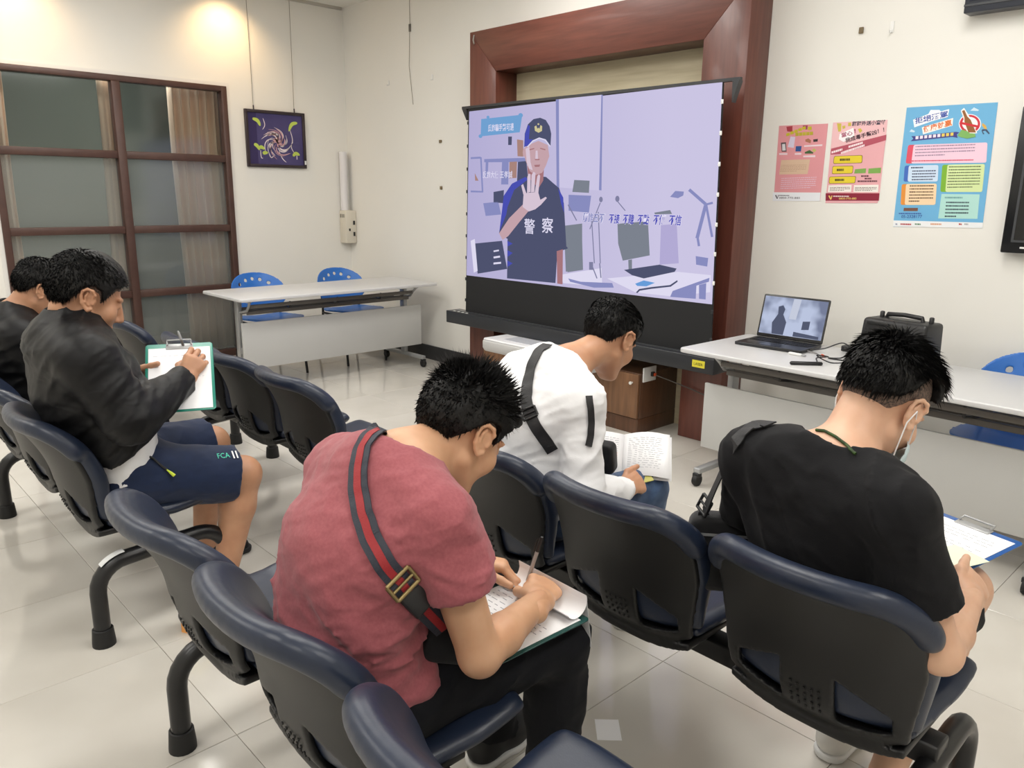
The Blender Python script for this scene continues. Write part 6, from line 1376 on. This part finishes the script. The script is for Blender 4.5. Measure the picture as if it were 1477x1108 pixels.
s3.lines('small_print', p1f(B3, 295, 95), p1f(B3, 1000, 70), 4, (-0.4, 4.4), 1.5, (150, 120, 150), 3, 1); s3.lines('small_print', p1f(B3, 245, 265), p1f(B3, 1085, 250), 1, (0, 1), 1.7, (214, 70, 100), 3, 2, 0.15)
s3.lines('small_print', p1f(B3, 240, 345), p1f(B3, 520, 340), 1, (0, 1), 1.9, (70, 80, 110), 3, 3, 0.15); s3.lines('small_print', p1f(B3, 255, 385), p1f(B3, 535, 380), 4, (-0.3, 4.1), 1.7, (70, 80, 110), 3, 4, 0.2)
s3.lines('small_print', p1f(B3, 225, 560), p1f(B3, 510, 558), 6, (-0.3, 4.4), 1.7, (96, 70, 50), 3, 5, 0.2); s3.lines('small_print', p1f(B3, 690, 335), p1f(B3, 1070, 330), 8, (-0.4, 4.2), 1.6, (96, 116, 80), 3, 6, 0.25)
s3.lines('small_print', p1f(B3, 640, 698), p1f(B3, 1020, 700), 1, (0, 1), 2.4, (120, 170, 170), 3, 7, 0.2); s3.lines('small_print', p1f(B3, 655, 755), p1f(B3, 930, 757), 5, (-0.5, 5.0), 2.0, (60, 80, 90), 3, 8, 0.15)
s3.poly('brown_tag', B3([(155, 820), (322, 820), (318, 858), (150, 858)]), (120, 84, 70), 2); s3.words('phone_number', '05-2328177', p1f(B3, 125, 922), p1f(B3, 370, 922), 4.4, (44, 74, 150), 2, 0.01); s3.lines('small_print', p1f(B3, 95, 886), p1f(B3, 520, 888), 1, (0, 1), 1.8, (64, 96, 166), 2, 9, 0.15)
for (x0, x1, c_) in ((115, 265, (176, 60, 66)), (285, 385, (96, 136, 104)), (470, 780, (214, 156, 120)), (55, 105, (150, 156, 180)), (805, 860, (176, 60, 60)), (870, 960, (170, 170, 176))): s3.lines('footer_print', p1f(B3, x0, 1012), p1f(B3, x1, 1016), 1, (0, 1), 2.2, c_, 2, x0, 0.1)
m_tape = mat('tape_clear', rgb(226, 224, 214), 0.3)

# --- television at the right edge and the black box above it
m_tv = mat('tv_black', rgb(18, 19, 22), 0.25); m_scrn = mat('tv_screen', rgb(8, 8, 10), 0.08); m_tvr = mat('tv_rim', rgb(62, 64, 68), 0.3)
q0 = at_y(1442, 364, 4.27)
tv = empty('television', (q0[0]+0.55, Y1-0.002, q0[2]), 0, 'black flat television hung on the wall at the right edge', 'television')
MB().box2((-0.55, -0.06, 0.0), (0.55, -0.012, 0.66)).build('housing', m_tv, tv, bevel=0.006); MB().box2((-0.5, -0.0635, 0.06), (0.5, -0.0605, 0.62)).build('screen', m_scrn, tv)
f = MB(); f.box2((-0.51, -0.066, 0.05), (-0.5, -0.06, 0.63)).box2((0.5, -0.066, 0.05), (0.51, -0.06, 0.63)).box2((-0.5, -0.066, 0.05), (0.5, -0.06, 0.06)).box2((-0.5, -0.066, 0.62), (0.5, -0.06, 0.63)); f.build('bezel', m_tvr, tv)
MB().box2((-0.12, -0.012, 0.2), (0.12, 0.0, 0.45)).build('wall_plate', m_tv, tv); MB().box2((-0.47, -0.0625, 0.022), (-0.45, -0.0605, 0.03)).build('power_light', m_plast, tv)
q0 = at_y(1390, 20, 4.25)
wb_ = empty('wall_display', (q0[0], Y1-0.002, q0[2]), 0, 'dark panel display high on the wall above the blue poster', 'display')
MB().box2((0, -0.085, 0), (1.3, 0.0, 0.75)).build('housing', mat('display_slate', rgb(44, 48, 58), 0.3), wb_, bevel=0.004); MB().box2((0.02, -0.088, 0.05), (1.28, -0.0855, 0.73)).build('screen', mat('display_dark', rgb(38, 43, 56), 0.15), wb_); MB().box2((0.0, -0.089, 0.028), (1.3, -0.0855, 0.038)).build('lower_trim', m_tvr, wb_)

# --- framed picture hung on two wires
XW = X0
fr = empty('framed_picture', (XW+0.004, 3.565, 1.96), 0, 'purple abstract picture in a dark frame hung on two wires', 'picture')
m_frame = mat('frame_dark', rgb(46, 34, 38), 0.4); RY = np.array([[0, 0, 1.], [1, 0, 0], [0, 1, 0]])
for a, b in (((-0.295, -0.25), (-0.268, 0.25)), ((0.268, -0.25), (0.295, 0.25)), ((-0.268, -0.25), (0.268, -0.223)), ((-0.268, 0.223), (0.268, 0.25))):
    MB().box2((0.0, a[0], a[1]), (0.026, b[0], b[1])).build('frame_side', m_frame, fr, bevel=0.003)
cv = MB().box2((0.004, -0.27, -0.225), (0.012, 0.27, 0.225)).build('canvas', mat('paint_purple', rgb(74, 66, 116), 0.5, c2=rgb(62, 54, 104), vscale=5), fr)
MB().box2((0.0122, -0.27, -0.225), (0.0128, -0.185, 0.225)).build('dark_margin', mat('paint_indigo', rgb(44, 32, 84), 0.5), cv)
m_pw = mat('paint_white', rgb(226, 214, 220), 0.5); m_pp = mat('paint_rose', rgb(206, 160, 166), 0.5); m_pg = mat('paint_lime', rgb(186, 206, 90), 0.5)
rnd = random.Random(21)
def stroke(pts, w, m, nm):
    P = smooth_pts([np.array((0.0132, y, z)) for y, z in pts], 3); b = MB(); n = len(P)
    L = []; R_ = []
    for i in range(n):
        t = P[min(i+1, n-1)]-P[max(i-1, 0)]; t = t/(np.linalg.norm(t)+1e-9); k = np.array((0, -t[2], t[1])); ww = w*math.sin(math.pi*(0.08+0.9*i/(n-1)))
        L.append(P[i]+k*ww); R_.append(P[i]-k*ww)
    b.add([tuple(p) for p in L]+[tuple(p) for p in R_], [(i, i+1, n+i+1, n+i) for i in range(n-1)])
    return b.build(nm, m, cv)
for k in range(26):
    a = rnd.uniform(0, 6.28); r = rnd.uniform(0.02, 0.05); L = rnd.uniform(0.08, 0.16); c0 = (0.01+r*math.cos(a), -0.03+r*math.sin(a))
    P = [c0]
    for j in range(1, 4): aa = a+0.55*j; P.append((c0[0]+L*j/3*math.cos(aa), c0[1]+L*j/3*math.sin(aa)*0.95))
    stroke(P, rnd.uniform(0.002, 0.006), m_pw if k % 3 else m_pp, 'petal_stroke')
for k in range(9):
    a = rnd.uniform(0, 6.28); stroke([(0.01, -0.03), (0.01+0.03*math.cos(a), -0.03+0.03*math.sin(a)), (0.01+0.05*math.cos(a+0.6), -0.03+0.05*math.sin(a+0.6))], 0.007, m_pp, 'heart_stroke')
for P in ([(-0.22, 0.17), (-0.17, 0.16), (-0.15, 0.11)], [(0.22, 0.16), (0.16, 0.15), (0.13, 0.08)], [(-0.22, -0.05), (-0.19, -0.06), (-0.17, -0.1)], [(0.16, -0.14), (0.19, -0.11), (0.23, -0.13)], [(-0.17, -0.08), (-0.15, -0.07), (-0.12, -0.09)], [(-0.14, -0.13), (-0.12, -0.12), (-0.09, -0.12)]): stroke(P, 0.016, m_pg, 'leaf_stroke')
for P in ([(0.14, 0.1), (0.17, 0.0), (0.14, -0.06), (0.18, -0.12)], [(-0.08, -0.13), (-0.06, -0.17), (-0.03, -0.14)], [(0.02, -0.1), (0.05, -0.17), (0.09, -0.2)], [(-0.12, 0.18), (-0.1, 0.12), (-0.13, 0.08)], [(-0.16, -0.1), (-0.16, -0.17), (-0.14, -0.17)], [(0.2, -0.13), (0.2, -0.17)]): stroke(P if len(P) > 2 else P+[P[-1]], 0.004, m_pw, 'tail_stroke')
MB().box2((0.0262, 0.272, -0.215), (0.0268, 0.29, -0.18)).build('price_sticker', m_sticker, fr)
m_wire = mat('wire_grey', rgb(126, 116, 100), 0.4, metal=0.5)
for y, yt in ((-0.205, -0.21), (0.195, 0.20)):
    w_ = MB().tube([(0.016, y, 0.25), (0.012, y, 0.30), (0.012, yt, Z1-0.03-1.96)], 0.0022, 6).build('hanging_wire', m_wire, fr)
    MB().tube([(0.016, y, 0.25), (0.014, y, 0.285)], 0.006, 8).build('wire_clip', m_frame, w_)

# --- box with switches and a rolled sheet standing on it in the corner
m_boxb = mat('box_beige', rgb(214, 208, 194), 0.5)
cbx = empty('switch_box', (X0+0.062, Y1-0.062, 1.0), 0, 'beige switch box fixed in the corner of the room', 'switch box')
MB().box2((-0.06, -0.06, 0), (0.06, 0.06, 0.32)).build('housing', m_boxb, cbx, bevel=0.006)
for x, z in ((0.03, 0.20), (0.03, 0.09), (-0.02, 0.14)): MB().box2((0.0605, x-0.01, z-0.02), (0.064, x+0.01, z+0.02) if x > 0 else (0.064, x+0.008, z+0.005)).build('switch', m_blackp, cbx)
for k in range(3): MB().box2((-0.04+0.03*k, -0.064, 0.25), (-0.03+0.03*k, -0.0605, 0.285)).build('vent_slot', m_dsteel, cbx)
rl = MB().lathe([(0.030, 0), (0.037, 0), (0.037, 0.56), (0.030, 0.56)], (X0+0.045, Y1-0.085, 1.321), None, 22).build('rolled_sheet', mat('roll_white', rgb(222, 220, 222), 0.5), None, smooth=True); tag(rl, 'white rolled sheet standing upright on the corner switch box', 'paper roll')

# --- small fittings and remnants on the end wall
def bit(nm, u, v, w, h, m, label, cat, d=0.012):
    p = at_y(u, v, Y1); o = MB().box2((-w/2, -d, -h/2), (w/2, -0.0005, h/2)).build(nm, m, None, bevel=0.002); o.location = (p[0], Y1, p[2]); return tag(o, label, cat)
m_dab = mat('adhesive_brown', rgb(120, 104, 78), 0.7)
bit('foam_dab', 636, 204, 0.03, 0.024, m_dab, 'brown adhesive dab on the wall left of the screen, upper one', 'adhesive dab'); bit('foam_dab', 637, 271, 0.026, 0.028, m_dab, 'brown adhesive dab on the wall left of the screen, lower one', 'adhesive dab'); bit('foam_dab', 1243, 44, 0.022, 0.03, m_dab, 'brown adhesive dab high on the wall above the posters', 'adhesive dab')
def hook(u, v, label, s=1.0, m=None):
    p = at_y(u, v, Y1); t = empty('wall_hook', (p[0], Y1, p[2]), 0, label, 'hook'); MB().box2((-0.008*s, -0.006, -0.02*s), (0.008*s, -0.0005, 0.025*s)).build('plate', m or m_plast, t, bevel=0.002)
    MB().tube([(0, -0.005, -0.012*s), (0, -0.02*s, -0.024*s), (0, -0.026*s, -0.012*s)], 0.003, 6).build('prong', m or m_plast, t, smooth=True)
hook(561, 120, 'small pale hook on the wall nearest the room corner'); hook(624, 112, 'small pale hook on the wall left of the mahogany surround'); hook(1287, 40, 'white hook high on the wall above the posters', 1.2)
p = at_y(592, 42, Y1); t = empty('hanging_cord', (p[0], Y1-0.006, p[2]), 0, 'thin cord with a metal clip hanging on the wall by the corner', 'cord')
MB().tube([(0, 0, Z1-p[2]-0.002), (0, 0, 0.04), (-0.02, 0, -0.3), (0.03, 0, -0.62)], 0.002, 6).build('cord', m_wire, t, smooth=True); MB().box2((-0.012, -0.006, -0.02), (0.012, 0.004, 0.04)).build('clip', m_dsteel, t, bevel=0.002)

# ================================================================ things on the floor
p = at_z(877, 1053, 0); o = MB().box2((-0.035, -0.045, 0.0003), (0.035, 0.045, 0.0012)).build('paper_slip', mat('slip_white', (0.93, 0.93, 0.95), 0.8, spec=0.2), None); o.location = (p[0], p[1], 0); o.rotation_euler = (0, 0, 0.8); tag(o, 'small white paper slip lying on the tiled floor', 'paper')
p = at_z(281, 908, 0); t = empty('drink_carton', (p[0], p[1], 0), 0.5, 'small patterned drink carton standing on the floor behind the empty front seat', 'carton')
MB().box2((-0.03, -0.03, 0), (0.03, 0.03, 0.05)).build('base_band', mat('carton_orange', rgb(232, 160, 84), 0.45), t); MB().box2((-0.03, -0.03, 0.0505), (0.03, 0.03, 0.11)).build('middle_band', mat('carton_blue', rgb(190, 204, 222), 0.45), t); MB().box2((-0.03, -0.03, 0.1105), (0.03, 0.03, 0.16)).build('upper_band', mat('carton_yellow', rgb(226, 220, 120), 0.45), t); MB().prism([(-0.03, 0.1605), (0.03, 0.1605), (0.004, 0.195), (-0.004, 0.195)], -0.03, 0.03, RYZ).build('gable', m_plast, t)
MB().box2((-0.02, -0.0312, 0.03), (0.018, -0.0304, 0.09)).build('picture_patch', mat('carton_dark', rgb(70, 60, 64), 0.5), t)
